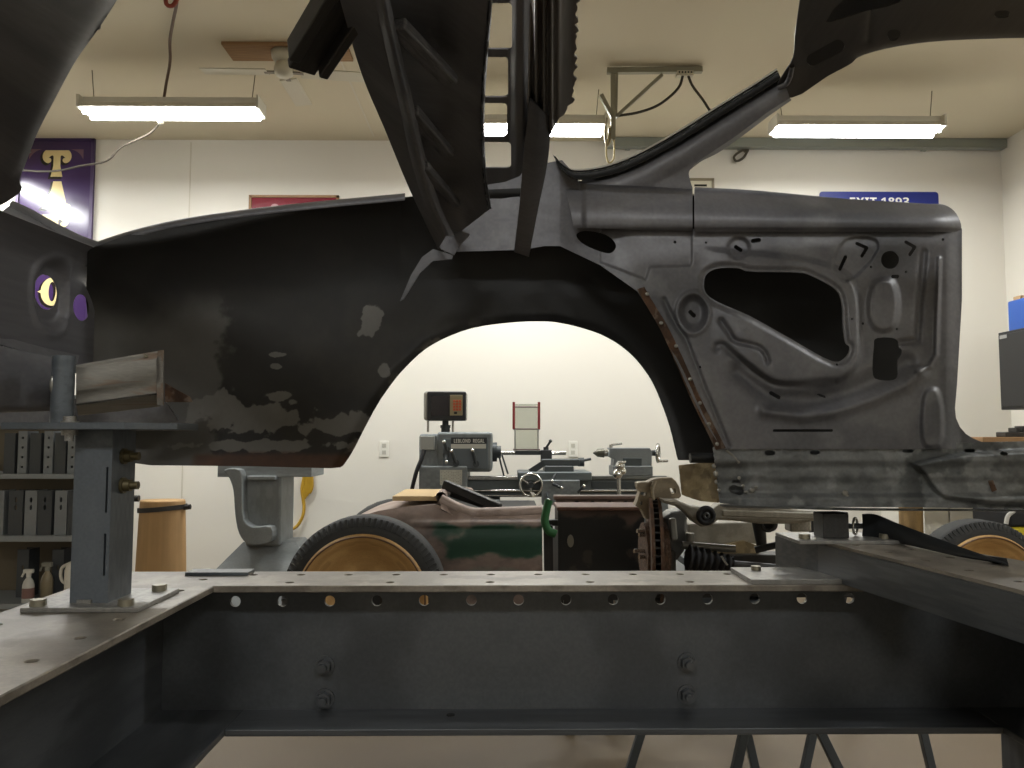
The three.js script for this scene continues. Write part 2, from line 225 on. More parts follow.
// post fixture on the side rail carrying the frame rail
{
  const g = thing('jig_post', 'grey square steel post fixture bolted to the worn jig rail under the tail', 'fixture');
  const Y0 = CY - .245;
  add(g, 'base_plate', bx(W(24, 606, 1.15).x, Y0, -1.14, W(141, 606, 1.15).x, Y0 + .007, -1.285, .0015), mPlate);
  const x0 = W(70, 590, 1.172).x, x1 = W(108, 590, 1.172).x, z0 = -1.172, z1 = -1.245, top = CY + .010;
  { const s = shapeOf([[x0, Y0 + .007], [x1, Y0 + .007], [x1, top], [x0, top]]); for (const [a, b] of [[Y0 + .045, Y0 + .105], [Y0 + .135, Y0 + .2]]) s.holes.push(new THREE.Path([[x1 - .008, a], [x1 - .005, a], [x1 - .005, b], [x1 - .008, b]].map(p => new THREE.Vector2(...p))));
    const e = new THREE.ExtrudeGeometry(s, { depth: .005, bevelEnabled: false }); e.translate(0, 0, z0 - .005);
    add(g, 'post', merge([e, bx(x0, Y0 + .007, z0 - .005, x0 + .005, top, z1), bx(x1 - .005, Y0 + .007, z0 - .005, x1, top, z1), bx(x0 + .005, Y0 + .007, z1 + .005, x1 - .005, top, z1)]), mSteelGrey); }
  add(g, 'top_plate', (() => { const s = shapeOf([[-.70, 1.13], [-.53, 1.13], [-.482, 1.19], [-.482, 1.27], [-.70, 1.27]]); const e = new THREE.ExtrudeGeometry(s, { depth: .008, bevelEnabled: true, bevelSize: .001, bevelThickness: .001, bevelSegments: 1 }); e.rotateX(-Math.PI / 2); e.translate(0, top, 0); return e; })(), mSteelGrey);
  for (const [x, z] of [[-.655, -1.155], [-.532, -1.155], [-.532, -1.265], [-.655, -1.265]]) add(g, 'bolt', merge([hexBolt(V(x, Y0 + .007, z), UP, .011, .009)]), mBolt);
  { const p = V(-.617, top + .009, -1.15); add(g, 'bolt', merge([cyl(p, p.clone().addScaledVector(UP, .002), .012), hexBolt(p.clone().addScaledVector(UP, .002), UP, .009, .007)]), mPlate); const q = V(-.617, top, -1.15); add(g, 'nut', merge([hexBolt(q, V(0, -1, 0), .011, .009), cyl(q.clone().addScaledVector(UP, -.009), q.clone().addScaledVector(UP, -.017), .006)]), mPlate); }
  for (const yy of [CY - .03, CY - .073]) { const p = V(x1, yy, -1.205); add(g, 'clamp_bolt', merge([cyl(p, p.clone().addScaledVector(XP, .004), .012), hexBolt(p.clone().addScaledVector(XP, .004), XP, .010, .009), cyl(p.clone().addScaledVector(XP, .013), p.clone().addScaledVector(XP, .024), .006)]), mBrass); }
  add(g, 'weld_tab', bx(x0 + .012, Y0 + .007, z0 + .004, x0 + .032, Y0 + .012, z0), mPlate);
}
// block fixture under the rocker
{
  const g = thing('jig_block', 'short black steel block fixture bolted to the outrigger under the rocker', 'fixture');
  const yb = CY - .183; const a = W(823, 520, 1.40), b = W(849, 520, 1.40);
  add(g, 'base_plate', bx(.50, yb, -1.37, .70, yb + .006, -1.49, .001), mPlate);
  add(g, 'block', bx(a.x, yb + .006, -1.40, b.x, CY - .134, -1.445, .002), mPrimerDark);
  for (const [x, z] of [[.52, -1.40], [.66, -1.40], [.68, -1.46]]) add(g, 'bolt', hexBolt(V(x, yb + .006, z), UP, .01, .008), mBolt);
  const p = W(855, 520, 1.44); add(g, 'clamp_ring', (() => { const t = new THREE.TorusGeometry(.014, .0025, 8, 24); t.rotateY(.9); t.translate(p.x, yb + .023, p.z); return t; })(), mSteel);
  add(g, 'clamp_screw', merge([cyl(V(b.x, yb + .023, -1.44), V(p.x + .03, yb + .023, -1.44), .005), cyl(V(p.x + .02, yb + .013, -1.44), V(p.x + .02, yb + .033, -1.44), .004)]), mDarkBolt);
}

// ------------------------------------------------------------------ the bare car body shell
const shell = thing('car_body_shell', 'bare stripped coupe body shell of grey steel seen from its open side', 'car body');
const archPts = [[342, 467], [352, 452], [366, 425], [380, 400], [400, 373], [428, 347], [468, 329], [515, 322], [556, 322], [598, 333], [620, 345], [636, 359], [652, 381], [662, 404], [670, 427], [678, 460]];
{ // quarter panel skin
  const topE = [[88, 250], [100, 245], [130, 234], [170, 224], [230, 215], [300, 207], [400, 198], [480, 190], [580, 188], [700, 196], [800, 200], [952, 208]];
  const pts = [...smooth(topE, 4, false), [956, 300], [954, 450], [740, 462], [716, 461], ...smooth(archPts, 4, false).reverse(), [330, 468], [250, 466], [150, 465], [128, 462], [110, 440], [92, 360], [86, 300]].map(p => [p[0], p[1]]);
  const f = sdPoly(pts);
  const dep = (x, y) => { const topY = x < 400 ? lerp(247, 198, sst(90, 400, x)) : 194; const k = clamp((y - topY) / 90, 0, 1); let d = 1.53 - .085 * Math.pow(1 - k, 2); d -= .05 * Math.pow(clamp((y - 400) / 80, 0, 1), 2) * sst(500, 300, x); d -= .05 * Math.pow(clamp((150 - x) / 70, 0, 1), 2); if (x > 560) d += .03 * sst(560, 700, x); const a = dArch(x, y); d -= .012 * (1 - sst(0, 9, a)); return d + .003 * (fbm(x / 40, y / 40, 3) - .5); };
  const dArch = dLine(archPts);
  // worn undercoat: black coating with shade painted in, scraped grey patches, rust along the bottom lip
  const A0 = W(80, 490, 1.5), A1 = W(960, 180, 1.5);
  const blobs = [[360, 318, 12, 17], [375, 371, 6, 6], [266, 356, 9, 2], [265, 368, 6, 2.5], [270, 397, 16, 6], [282, 404, 8, 5], [240, 418, 60, 14], [330, 425, 45, 9], [395, 385, 5, 10], [205, 408, 22, 16], [250, 447, 70, 5]];
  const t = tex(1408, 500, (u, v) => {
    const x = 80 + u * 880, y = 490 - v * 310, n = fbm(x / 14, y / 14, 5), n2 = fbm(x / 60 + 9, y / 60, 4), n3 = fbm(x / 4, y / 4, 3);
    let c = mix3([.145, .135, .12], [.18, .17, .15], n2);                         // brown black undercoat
    const blk = Math.max(sst(.42, .6, n2) * .6, sst(430, 520, x + 60 * (n - .5)) * .95, 0) ; c = mix3(c, [.085, .08, .075], clamp(blk + sst(330, 270, y + 70 * (n2 - .5)) * .8, 0, 1));  // black undercoat, with shade under the shoulder painted in towards the top
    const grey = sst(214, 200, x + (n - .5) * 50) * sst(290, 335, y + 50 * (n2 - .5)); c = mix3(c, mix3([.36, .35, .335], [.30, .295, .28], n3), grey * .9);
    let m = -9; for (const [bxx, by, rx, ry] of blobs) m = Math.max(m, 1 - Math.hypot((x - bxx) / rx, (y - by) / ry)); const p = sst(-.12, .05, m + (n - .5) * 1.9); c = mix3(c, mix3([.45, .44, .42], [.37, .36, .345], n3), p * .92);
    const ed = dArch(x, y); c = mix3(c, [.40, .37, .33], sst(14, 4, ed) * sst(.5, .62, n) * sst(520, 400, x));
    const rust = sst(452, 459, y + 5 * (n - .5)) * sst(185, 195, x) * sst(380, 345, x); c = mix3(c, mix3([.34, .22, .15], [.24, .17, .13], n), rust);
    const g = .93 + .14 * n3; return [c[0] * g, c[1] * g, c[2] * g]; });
  add(shell, 'quarter_panel', sheet({ x0: 82, x1: 964, y0: 180, y1: 490, s: 3, f, pos: (x, y) => W(x, y, dep(x, y)), uv: v => [(v.x - A0.x) / (A1.x - A0.x), (v.y - A0.y) / (A1.y - A0.y)] }), new THREE.MeshStandardMaterial({ map: t, roughness: .62, metalness: .1 }), 'quarter panel inner face with black undercoat scraped to grey patches and painted shade');
  // gutter flange along the top
  const gt = [[93, 246, 1.455], [110, 240, 1.45], [140, 231, 1.445], [180, 222, 1.445], [240, 213, 1.445], [310, 205, 1.445], [405, 196, 1.445]];
  add(shell, 'gutter_flange', strip([railN(gt.map(([x, y, d]) => [x, y - 2, d + .03]), 50), railN(gt.map(([x, y, d]) => [x, y - 1, d + .01]), 50), railN(gt.map(([x, y, d]) => [x, y + 1.5, d - .004]), 50), railN(gt.map(([x, y, d], i) => [x, y + 4 + (i ? 0 : 4), d]), 50)]), mBody);
}
{ // inner structure between arch and door opening
  const edge = [[444, 252], [520, 250], [545, 246], [560, 246], [600, 265], [637, 291], [655, 318], [672, 352], [690, 392], [706, 424], [722, 449]];
  const out = [[440, 215], [470, 204], [484, 178], [520, 168], [562, 160], [578, 178], [582, 226], [700, 229], [962, 228], [962, 300], [957, 385], [955, 408], [956, 418], [960, 427], [966, 434], [974, 439], [983, 442.5], [992, 444], [992, 449]];
  const poly = [...out, [722, 449], ...edge.slice(0, -1).reverse()];
  const fo = sdPoly(poly.map(p => [p[0], p[1]]));
  const holes = [
    sdPoly(smooth([[704, 283], [706, 275], [715, 269], [740, 268.5], [746, 271], [803, 273], [813, 276.5], [836, 290], [841, 300], [843, 329], [846, 344], [849, 346], [848, 354], [840, 361], [832, 361], [786, 336], [750, 316], [711, 298], [705, 291]], 4).map(p => [p[0], p[1]])),
    sdPoly(smooth([[576, 235], [582, 231], [604, 234], [613, 240], [616, 247], [611, 253], [602, 252], [582, 243]], 5).map(p => [p[0], p[1]])),
    sdEll(890, 259.8, 9, 9), sdPoly(smooth([[875, 339], [893, 338], [898, 341], [899, 347], [902, 350], [901, 356], [898, 360], [897, 377], [893, 380], [876, 379], [873, 375], [874, 345]], 4).map(p => [p[0], p[1]])),
    (x, y) => Math.max(sdSlot([857, 243.5], [867, 248], 1.7)(x, y), sdSlot([867, 248], [862, 256], 1.7)(x, y)), (x, y) => Math.max(sdSlot([906, 242], [915, 247], 1.7)(x, y), sdSlot([915, 247], [910, 254.5], 1.7)(x, y)),
    sdSlot([845.5, 257], [840, 269], 1.8), sdSlot([893, 276.5], [897.5, 276.5], 1.9), sdSlot([771, 393], [779, 397.5], 1.9), sdSlot([690.5, 312], [694, 315.5], 2.2), sdSlot([736, 247], [740.5, 250], 2), sdSlot([753, 241], [759, 240], 2.2), sdSlot([774, 430.5], [832, 430.5], 1.3),
    sdEll(871, 267, 1.3, 1.3), sdEll(906, 272, 1.4, 1.4), sdEll(943, 239.5, 1.5, 1.5), sdEll(863, 323.5, 1.5, 1.5), sdEll(897, 329, 1.4, 1.4), sdEll(852, 319, 1.2, 1.2), sdEll(837, 364.5, 1.2, 1.2), sdEll(700, 367, 1.4, 1.4), sdEll(706, 242.5, 1.3, 1.3), sdEll(675, 242, 1.6, 1.6), sdSlot([818, 394.5], [825, 397], 1.1)];
  const f = (x, y) => { let v = fo(x, y); for (const h of holes) { const q = h(x, y); if (q > -30) v = Math.min(v, -q); } return v; };
  const plateau = sdPoly(smooth([[660, 245], [716, 250], [815, 262], [846, 274], [856, 290], [859, 330], [859, 356], [852, 370], [833, 382], [790, 384], [772, 381], [756, 370], [730, 350], [715, 347], [690, 300]], 4).map(p => [p[0], p[1]]));
  const trough = dLine([[738, 372], [772, 398], [812, 400], [850, 391], [890, 372], [906, 362]]);
  const ridge = dLine([[765, 411], [800, 416], [835, 412], [872, 400], [905, 385], [920, 373]]);
  const squig = dLine(smooth([[721, 321], [728, 331], [734, 340], [748, 344], [760, 348], [766, 355], [768, 362]], 4, false));
  const curl = dLine(smooth([[716, 350], [717, 346], [722, 345], [730, 351], [745, 364], [766, 379], [780, 384], [834, 381]], 4, false));
  const vb1 = dLine([[939, 259], [937, 320], [936, 355], [930, 366], [918, 372]]), vb2 = dLine([[924, 252], [920, 300], [917, 340], [900, 343]]);
  const pocket = sdPoly(smooth([[924, 446], [922, 400], [926, 390], [936, 388], [941, 396], [941, 446]], 4).map(p => [p[0], p[1]])), topRect = sdPoly([[560, 226], [692, 226], [692, 262], [690, 266], [650, 267], [646, 280], [600, 262]]), tri = sdPoly(smooth([[846, 239], [876, 240], [878, 250], [846, 282], [832, 270], [834, 260]], 3).map(p => [p[0], p[1]]));
  const oval = sdPoly(smooth([[884, 277], [873, 281], [867, 298], [867, 318], [874, 330], [884, 333], [895, 328], [900, 308], [898, 288], [893, 279]], 4).map(p => [p[0], p[1]]));
  const flangeL = dLine([[664, 300], [672, 318], [686, 340], [698, 372], [714, 412], [728, 446]]);
  const bead = (d, w, a) => a * Math.exp(-(d / w) * (d / w));
  const hgt = (x, y) => {
    if (x < 600) return .004 * Math.sin(clamp((x - 500) / 60, 0, 1) * 3.1) + .002 * fbm(x / 20, y / 20, 3);
    let h = 0; h += .013 * sst(-4, 3, plateau(x, y)) * sst(695, 735, x - Math.max(0, 60 - Math.abs(y - 350)) * .3); h -= bead(trough(x, y), 9, .013); h += bead(ridge(x, y), 6, .011); h -= bead(squig(x, y), 2.6, .007); h -= bead(curl(x, y), 3, .006);
    h += bead(vb1(x, y), 2.2, .006); h -= bead(vb2(x, y), 3.5, .007); h += .008 * sst(-2, 4, pocket(x, y)); h -= .004 * sst(-1, 1.5, topRect(x, y)); h -= .006 * sst(-1.5, 2, tri(x, y)); h += .010 * sst(-2, 6, oval(x, y));
    const c1 = Math.hypot(x - 738.6, y - 248), c2 = Math.hypot((x - 693) / 14, (y - 313) / 18) * 15; h -= .008 * sst(13, 8, c1); h -= .014 * sst(17, 8, c2) - .004 * sst(21, 17, c2) * sst(13, 17, c2);
    h -= bead(flangeL(x, y), 2.5, .006); h -= .010 * sst(945, 962, x) ; const op = -holes[0](x, y); h -= .006 * sst(7, 1, op);
    h += .0015 * (fbm(x / 18, y / 18, 3) - .5); return h; };
  const dep = (x, y) => lerp(1.435, 1.375, sst(520, 640, x)) + .02 * sst(380, 230, y) - hgt(x, y);
  add(shell, 'quarter_inner_panel', sheet({ x0: 436, x1: 998, y0: 156, y1: 454, s: 1.25, f, pos: (x, y) => W(x, y, dep(x, y)), t: .0014 }), mBody, 'sanded grey inner panel with pressed beads and large opening');
  // rusty drilled flange along the arch
  const fl = [[640, 288], [652, 309], [662, 326], [672, 347], [683, 372], [694, 398], [707, 425], [719, 449]];
  const flm = add(shell, 'arch_flange', strip([railN(fl.map(([x, y]) => [x - 3, y + 1, 1.378]), 40), railN(fl.map(([x, y], i) => [x + 4 + i * .4, y - 1, 1.372]), 40)]), mRust, 'rusty drilled flange strip');
  for (const [x, y] of [[647, 294], [661, 323], [676, 346], [690, 379], [700, 403], [709, 424], [717, 444]]) add(flm, 'spot_weld', (() => { const b = ball(V(0, 0, 0), .0035, 8); b.scale(1, 1, .4); const p = W(x, y, 1.369); b.translate(p.x, p.y, p.z); return b; })(), mWeld);
  // belt rails above
  const belt = (name, pts, dz) => { const ff = sdPoly(pts); return add(shell, name, sheet({ x0: 556, x1: 970, y0: 172, y1: 236, s: 2, f: ff, pos: (x, y) => { const top = lerp(184, 206, clamp((x - 580) / 370, 0, 1)), k = clamp((y - top) / (231 - top), 0, 1); let d = dz + .05 * Math.pow(1 - k, 3) - .012 * Math.sin(k * Math.PI * .9) + .006 * sst(.9, 1, k); d += .03 * Math.pow(clamp((x - 930) / 32, 0, 1), 2); if (x < 592) d += .01 * sst(586, 582, x); return W(x, y, d); }, t: .0016 }), mBody); };
  belt('belt_panel', smooth([[566, 190], [578, 181], [600, 181], [650, 183], [692.6, 187], [692.6, 208], [692.6, 231], [640, 230], [583, 228], [574, 228]], 1).map(p => [p[0], p[1]]), 1.385);
  belt('belt_panel', [...smooth([[694.4, 187], [750, 190], [850, 199], [925, 203.5], [945, 205], [955, 212], [961, 224], [961, 232]], 4, false).map(p => [p[0], p[1]]), [694.4, 231.5]], 1.38);
}
{ // rear pillar
  const up = [[575, 181], [596, 178], [616, 173], [640, 163], [680, 141], [720, 116], [756, 94], [783, 77]], lo = [[790, 98], [768, 112], [740, 133], [712, 152], [696, 163], [689, 172], [690, 180], [693, 189]];
  const pts = [...smooth(up, 4, false), ...smooth(lo, 4, false), [640, 186], [590, 184]].map(p => [p[0], p[1]]);
  const dU = dLine(up); const depP = (x, y) => 1.40 - (185 - y) * .0004;
  add(shell, 'rear_pillar', sheet({ x0: 570, x1: 796, y0: 72, y1: 194, s: 2, f: sdPoly(pts), pos: (x, y) => { const a = dU(x, y); return W(x, y, depP(x, y) + .02 * Math.exp(-a / 4) - .006 * Math.sin(clamp(a / 26, 0, 1) * Math.PI)); }, t: .0015 }), mBody);
  const ch = [[556, 160], [563, 168], [574, 174], [596, 173], [616, 168], [640, 158], [680, 136], [720, 111], [756, 89], [779, 74]].map(([x, y]) => [x, y, 1.40 - (185 - y) * .0004]);
  const off = (n, dz) => railN(ch.map(([x, y, d]) => [x + n * .45, y + n, d + dz]), 60);
  add(shell, 'window_channel', strip([off(4.5, .0), off(3.5, .022), off(-1.5, .024), off(-3.5, .02)]), mBlack, 'black rear window channel');
  add(shell, 'window_lip', strip([off(-2.4, .022), off(-3.2, .024), off(-5.6, .05)]), M(0xbab8b2, .4, .2), 'thin lip of the rear window opening painted pale as if lit from behind');  // paler than the shell metal: lamp light from behind put into the colour
  const lp = [[687, 170], [700, 160], [716, 152], [742, 134], [770, 113], [790, 99]].map(([x, y]) => [x - 2, y - 4, 1.40 - (185 - y) * .0004]);
  add(shell, 'pillar_edge_flange', strip([railN(lp, 30), railN(lp.map(([x, y, d]) => [x + 3, y + 4.5, d + .035]), 30)]), mBody);
}
{ // roof side rail and roof skin
  const pts = smooth([[782, 76], [777, 88], [791, 98], [828, 76], [852, 63], [857, 58], [885, 49], [930, 42], [985, 39], [1040, 38], [1100, 40], [1100, -70], [940, -70], [812, -70], [803, -20], [799, 5], [795, 35], [793, 58]], 3).map(p => [p[0], p[1]]);
  const fo = sdPoly(pts), holes = [sdSlot([813, 60], [838, 46], 6.5), sdPoly(smooth([[888, 31], [898, 30], [901, 34], [896, 40], [889, 40]], 3).map(p => [p[0], p[1]])), sdSlot([998, 14.5], [1006, 14], 3.6), sdPoly(smooth([[826, 22], [850, -6], [905, -14], [900, 2], [866, 11], [838, 20]], 2).map(p => [p[0], p[1]]))];
  const lip = dLine([[857, 58], [885, 49], [930, 42], [985, 39], [1040, 38]]); const step = dLine([[868, 40], [871, 15], [872, 0]]);
  const dR = (x, y) => 1.345 - (80 - y) * .0024 + .00003 * (x - 800);
  add(shell, 'roof_side_rail', sheet({ x0: 770, x1: 1104, y0: -74, y1: 104, s: 2, f: (x, y) => { let v = fo(x, y); for (const h of holes) v = Math.min(v, -h(x, y)); return v; }, pos: (x, y) => W(x, y, dR(x, y) + .008 * Math.exp(-lip(x, y) / 3) + .006 * Math.exp(-step(x, y) / 4) - .012 * sst(30, 0, Math.abs(x - 787) + Math.abs(y - 65) * .5)), t: .0015 }), mRoofIn, 'dark inner roof rail with slotted holes');
  add(shell, 'roof_outer_skin', sheet({ x0: 780, x1: 1100, y0: -70, y1: 70, s: 5, f: (x, y) => fo(x, y) - 7, pos: (x, y) => W(x, y, dR(x, y) + .05), t: .0015 }), mPrimerDark);
  const R = []; for (let k = 0; k <= 8; k++) { const u = k / 8, z = lerp(-.84, -.05, u); const y = CY + lerp(.57, .65, Math.sin(u * Math.PI / 2)); R.push([V(lerp(.36, .3, Math.sin(u * 1.5)), y, z), V(.6, y + .03, z), V(1.0, y + .04, z), V(1.5, y + .03, z)]); }
  add(shell, 'roof_panel', strip(R, .0015), mRoofIn);
  // pinch at the joint of roof and pillar
  const q = [[778, 88, 1.345], [786, 84, 1.335], [790, 76, 1.32], [792, 66, 1.30]]; add(shell, 'joint_seam', tube(railN(q, 10), .0045, 16, 8), mBody);
}
{ // package shelf and deck structure running across the car
  const h = H, LA = [[318, -80, .40], [340, 0, .40], [362, 75, .39], [385, 130, .375], [408, 186, .36], [424, 220, .345], [438, 249, .325]];
  const LF = [[366, -80, .385], [382, 0, .385], [395, 60, .38], [407, 110, .37], [418, 160, .355], [432, 205, .335], [446, 236, .315]];
  const LG = LF.map(([x, y, k]) => [x + 9, y, k + .035]);
  const AR = [[493, -80, .42], [491, 0, .42], [486, 60, .415], [483, 110, .405], [483.5, 150, .39], [486, 185, .365], [490, 209, .345]];
  const AM = LG.map(([x, y, k], i) => [lerp(x, AR[i][0], .5), lerp(y, AR[i][1], .5), lerp(k, AR[i][2], .5) + .012]);
  const LA2 = LA.map(([x, y, k], i) => [lerp(x, LF[i][0], .75), lerp(y, LF[i][1], .75), lerp(k, LF[i][2], .75) - .004]);
  const R = p => railN(p, 40, h);
  const deck = add(shell, 'deck_front_rail', strip([R(LA), R(LA2), R(LF), R(LF.map(([x, y, k]) => [x + 5, y, k + .006])), R(LG), R(AM), R(AR)], .002), mBody, 'dark channel rail in front of the trunk opening');
  add(deck, 'rail_hem', strip([R(AR.map(([x, y, k]) => [x - 1, y, k - .001])), R(AR.map(([x, y, k]) => [x + 1.6, y, k + .006]))], .002), mBody);
  add(deck, 'fold_bead', strip([R(LF.map(([x, y, k]) => [x - 7, y, k - .001])), R(LF.map(([x, y, k]) => [x - 2, y, k - .008])), R(LF.map(([x, y, k]) => [x + 3, y, k - .009])), R(LF.map(([x, y, k]) => [x + 8, y, k + .004]))], .0015), mBody);
  for (const [a, b, k, w] of [[[396, 24], [450, 80], .392, .020], [[411, 110], [448, 153], .375, .018], [[423, 166], [456, 204], .35, .016]]) add(deck, 'gusset_rib', bar(h(a[0], a[1], k), h(b[0], b[1], k + .012), w, .012, .003), mBody);
  // ladder-slotted shelf
  const rr = (x0, y0, x1, y1, r) => (x, y) => { const cx = (x0 + x1) / 2, cy = (y0 + y1) / 2, qx = Math.abs(x - cx) - (x1 - x0) / 2 + r, qy = Math.abs(y - cy) - (y1 - y0) / 2 + r; return -(Math.hypot(Math.max(qx, 0), Math.max(qy, 0)) + Math.min(Math.max(qx, qy), 0) - r); };
  const slots = [rr(480, -60, 512, -8, 4), rr(480, 3, 512, 49, 4), rr(480, 57, 508, 97, 4), rr(480, 103, 507, 137, 4), rr(480, 142, 511, 168, 4)];
  const so = sdPoly([[478, -80], [536, -80], [534, 20], [533, 100], [530, 160], [520, 176], [505, 182], [478, 186]]);
  add(shell, 'package_shelf', sheet({ x0: 474, x1: 540, y0: -80, y1: 190, s: 1, f: (x, y) => { let v = so(x, y); for (const s of slots) v = Math.min(v, -s(x, y)); return v; }, pos: (x, y) => h(x, y, lerp(.445, .405, sst(0, 170, y)) - .008 * sst(12, 2, Math.abs(x - 520))), t: .0016 }), mBody, 'slotted package shelf with cross rungs');
  // corrugated torn sheet
  const edge = []; for (let y = -80; y <= 128; y += 3) edge.push([(y < 100 ? lerp(578, 574, clamp(y / 100, 0, 1)) : lerp(574, 552, (y - 100) / 28)) + (rnd() - .5) * 5, y]);
  const cs = sdPoly([[534, -80], ...edge, [546, 140], [530, 178], [528, 120]]);
  add(shell, 'torn_floor_sheet', sheet({ x0: 524, x1: 586, y0: -80, y1: 182, s: 1.5, f: cs, pos: (x, y) => h(x, y, lerp(.425, .40, sst(0, 170, y)) + .006 * Math.sin((x - 530) * .8) * sst(562, 552, x) + .01 * sst(555, 575, x)), t: .0016 }), mottled(0x8a8784, 0x6f6b66, .35, .55, 8, 3, 0x6a5644, .4), 'corrugated steel sheet with a ragged torn edge');
  const sL = [[530, 100, .40], [524, 150, .385], [520, 200, .36], [514, 252, .328]], sR = [[551, 118, .41], [548, 160, .39], [538, 210, .362], [529, 257, .325]];
  add(shell, 'brace_strap', strip([R(sL), R(sL.map(([x, y, k], i) => [lerp(x, sR[i][0], .5), lerp(y, sR[i][1], .5), k - .003])), R(sR)], .004), mBody);
  add(shell, 'hinge_bracket', prism([[417, 200], [436, 205], [456, 212], [459, 223], [468, 231], [470, 235], [462, 243], [454, 255], [441, 249], [432, 232]], 1.372, .003, { holes: [circlePts(449.5, 240, 1.6, 4, 12)] }), mBody);
  add(shell, 'pointed_tab', prism([[400, 301], [411, 275], [422, 257], [433, 249], [453, 255], [452, 259], [433, 261], [420, 273], [404, 299]], 1.375, .0025), mBody, 'loose pointed metal tab');
  // hinge arm hanging into the trunk opening
  const hg = add(shell, 'trunk_hinge_arm', merge([bar(W(378, -52, .70), W(301, 68, .82), .030, .012, .002), bar(W(352, -46, .69), W(293, 52, .80), .012, .026, .002), bar(W(388, -30, .71), W(322, 70, .82), .010, .024, .002)]), mPrimerDark, 'dark channel hinge arm');
}
{ // raised deck panel over the tail
  const pts = [...smooth([[150, -60], [117, 0], [97, 31], [77, 59], [56, 97], [37, 134], [29, 155], [23, 170], [19, 182], [22, 189], [10, 200], [-20, 215]], 4, false).map(p => [p[0], p[1]]), [-110, 215], [-110, -60]];
  const de = dLine([[150, -60], [117, 0], [77, 59], [37, 134], [23, 170]]);
  add(shell, 'deck_panel', sheet({ x0: -114, x1: 156, y0: -64, y1: 220, s: 4, f: sdPoly(pts), pos: (x, y) => { const a = de(x, y); return W(x, y, .86 + clamp(y, -60, 215) / 200 * .44 - .05 * Math.sin(clamp(a / 90, 0, 1.6)) + .02 * Math.exp(-a / 8)); }, t: .002 }), mBody, 'raised curved dark grey panel over the tail');
}
{ // tail panel: runs towards the open side; param u = depth, v = height over eye
  const X = z => -.765 - .09 * (1.47 - z);
  const c1 = [1.372, .246], c2 = [1.452, .232];
  const fo = (u, v) => Math.min(u - 1.02, 1.492 - u, v - .112, lerp(.34, .335, 1) - v);
  const dimple = (u, v) => Math.hypot((u - c1[0]) / .05, (v - (c1[1] - .006)) / .062) + 3 * sst(1.41, 1.43, u);
  add(shell, 'tail_panel', sheet({ x0: 1.0, x1: 1.5, y0: .08, y1: .36, s: .005, f: (u, v) => Math.min(fo(u, v), Math.hypot(u - c1[0], v - c1[1]) - .030, Math.hypot(u - c2[0], (v - c2[1])) - .024, Math.hypot(u - 1.405, v - .222) - .003, Math.hypot(u - 1.436, v - .262) - .0022), pos: (u, v) => { let x = X(u); const k = dimple(u, v); x -= .012 * sst(1.05, .7, k) - .004 * sst(1.3, 1.05, k) * sst(.85, 1.05, k); x += .05 * Math.pow(clamp((v - .28) / .06, 0, 1), 2); return V(x, CY + v, -u); }, t: .0014 }).scale(1, 1, 1), mBody, 'grey tail panel with round lamp holes');
  const lip = [[9, 204, 1.30], [30, 214, 1.335], [55, 228, 1.38], [80, 240, 1.425], [97, 246, 1.455]], lo2 = [[-12, 222, 1.26], [12, 236, 1.30], [40, 250, 1.36], [66, 262, 1.41], [92, 268, 1.455]];
  add(shell, 'tail_gutter', strip([railN(lip.map(([x, y, d]) => [x + 3, y - 3, d + .02]), 30), railN(lip.map(([x, y, d]) => [x + 1, y - 1, d + .004]), 30), railN(lip.map(([x, y, d]) => [x, y + 3, d]), 30)], .0016), mBody);
  add(shell, 'tail_gutter_web', strip([railN(lip.map(([x, y, d]) => [x, y + 2, d + .001]), 30), railN(lo2, 30)], .0016), mBody);
  // ledge and cross member under the tail panel
  add(shell, 'tail_ledge', strip([railN([[-40, 326, 1.19], [0, 337, 1.26], [40, 348, 1.33], [78, 356, 1.42]], 20), railN([[-40, 334, 1.17], [0, 346, 1.24], [40, 357, 1.31], [76, 364, 1.40]], 20)], .003), mBody);
  add(shell, 'tail_cross_member', strip([railN([[-40, 333, 1.16], [0, 346, 1.23], [30, 353, 1.28], [54, 358, 1.32]], 16), railN([[-40, 408, 1.16], [0, 404, 1.23], [30, 404, 1.28], [54, 404, 1.32]], 16), railN([[-40, 415, 1.20], [0, 411, 1.27], [30, 410, 1.31], [54, 409, 1.34]], 16)], .003), mBody);
  { const a = W(64, 356, 1.245), b = W(64, 420, 1.245); add(shell, 'body_mount_tube', cyl(V(a.x, CY + .0195, a.z), V(a.x, a.y, a.z), .0165, .0165, 20), mSteelGrey); }
  { const p = W(54, 384, 1.238); const b = ball(V(0, 0, 0), .009, 12); b.scale(.6, 1.9, 1); b.translate(p.x, p.y, p.z); add(shell, 'weld_bead', b, mWeld); }
  // ribbed frame rail end
  const L0 = [[74, 362, 1.30], [74, 372, 1.292], [74, 392, 1.292], [74, 404, 1.30]], L1 = [[162, 350, 1.37], [157, 358, 1.36], [157, 384, 1.36], [162, 398, 1.37]];
  const rails = [[76, 365, 158, 351, 0], [76, 368, 158, 356, 0], [76, 371, 156, 360, -.012], [76, 389, 156, 376, -.012], [76, 391, 156, 381, 0], [76, 404, 156, 393, 0]].map(([a, b, c, d, o]) => [W(a, b, 1.285 + o), W(lerp(a, c, .5), lerp(b, d, .5), 1.32 + o), W(c, d, 1.355 + o)]);
  const fr = add(shell, 'frame_rail', strip(rails, .003), mGalv, 'stamped galvanised frame rail with rust marks');
  add(fr, 'rail_end_flange', prism([[156, 351], [163, 350], [163, 405], [157, 405]], 1.352, .004), mGalv);
  add(fr, 'rail_bottom', strip([[W(76, 404, 1.285), W(157, 393, 1.355)], [W(78, 414, 1.33), W(160, 405, 1.40)]], .003), mGalv);
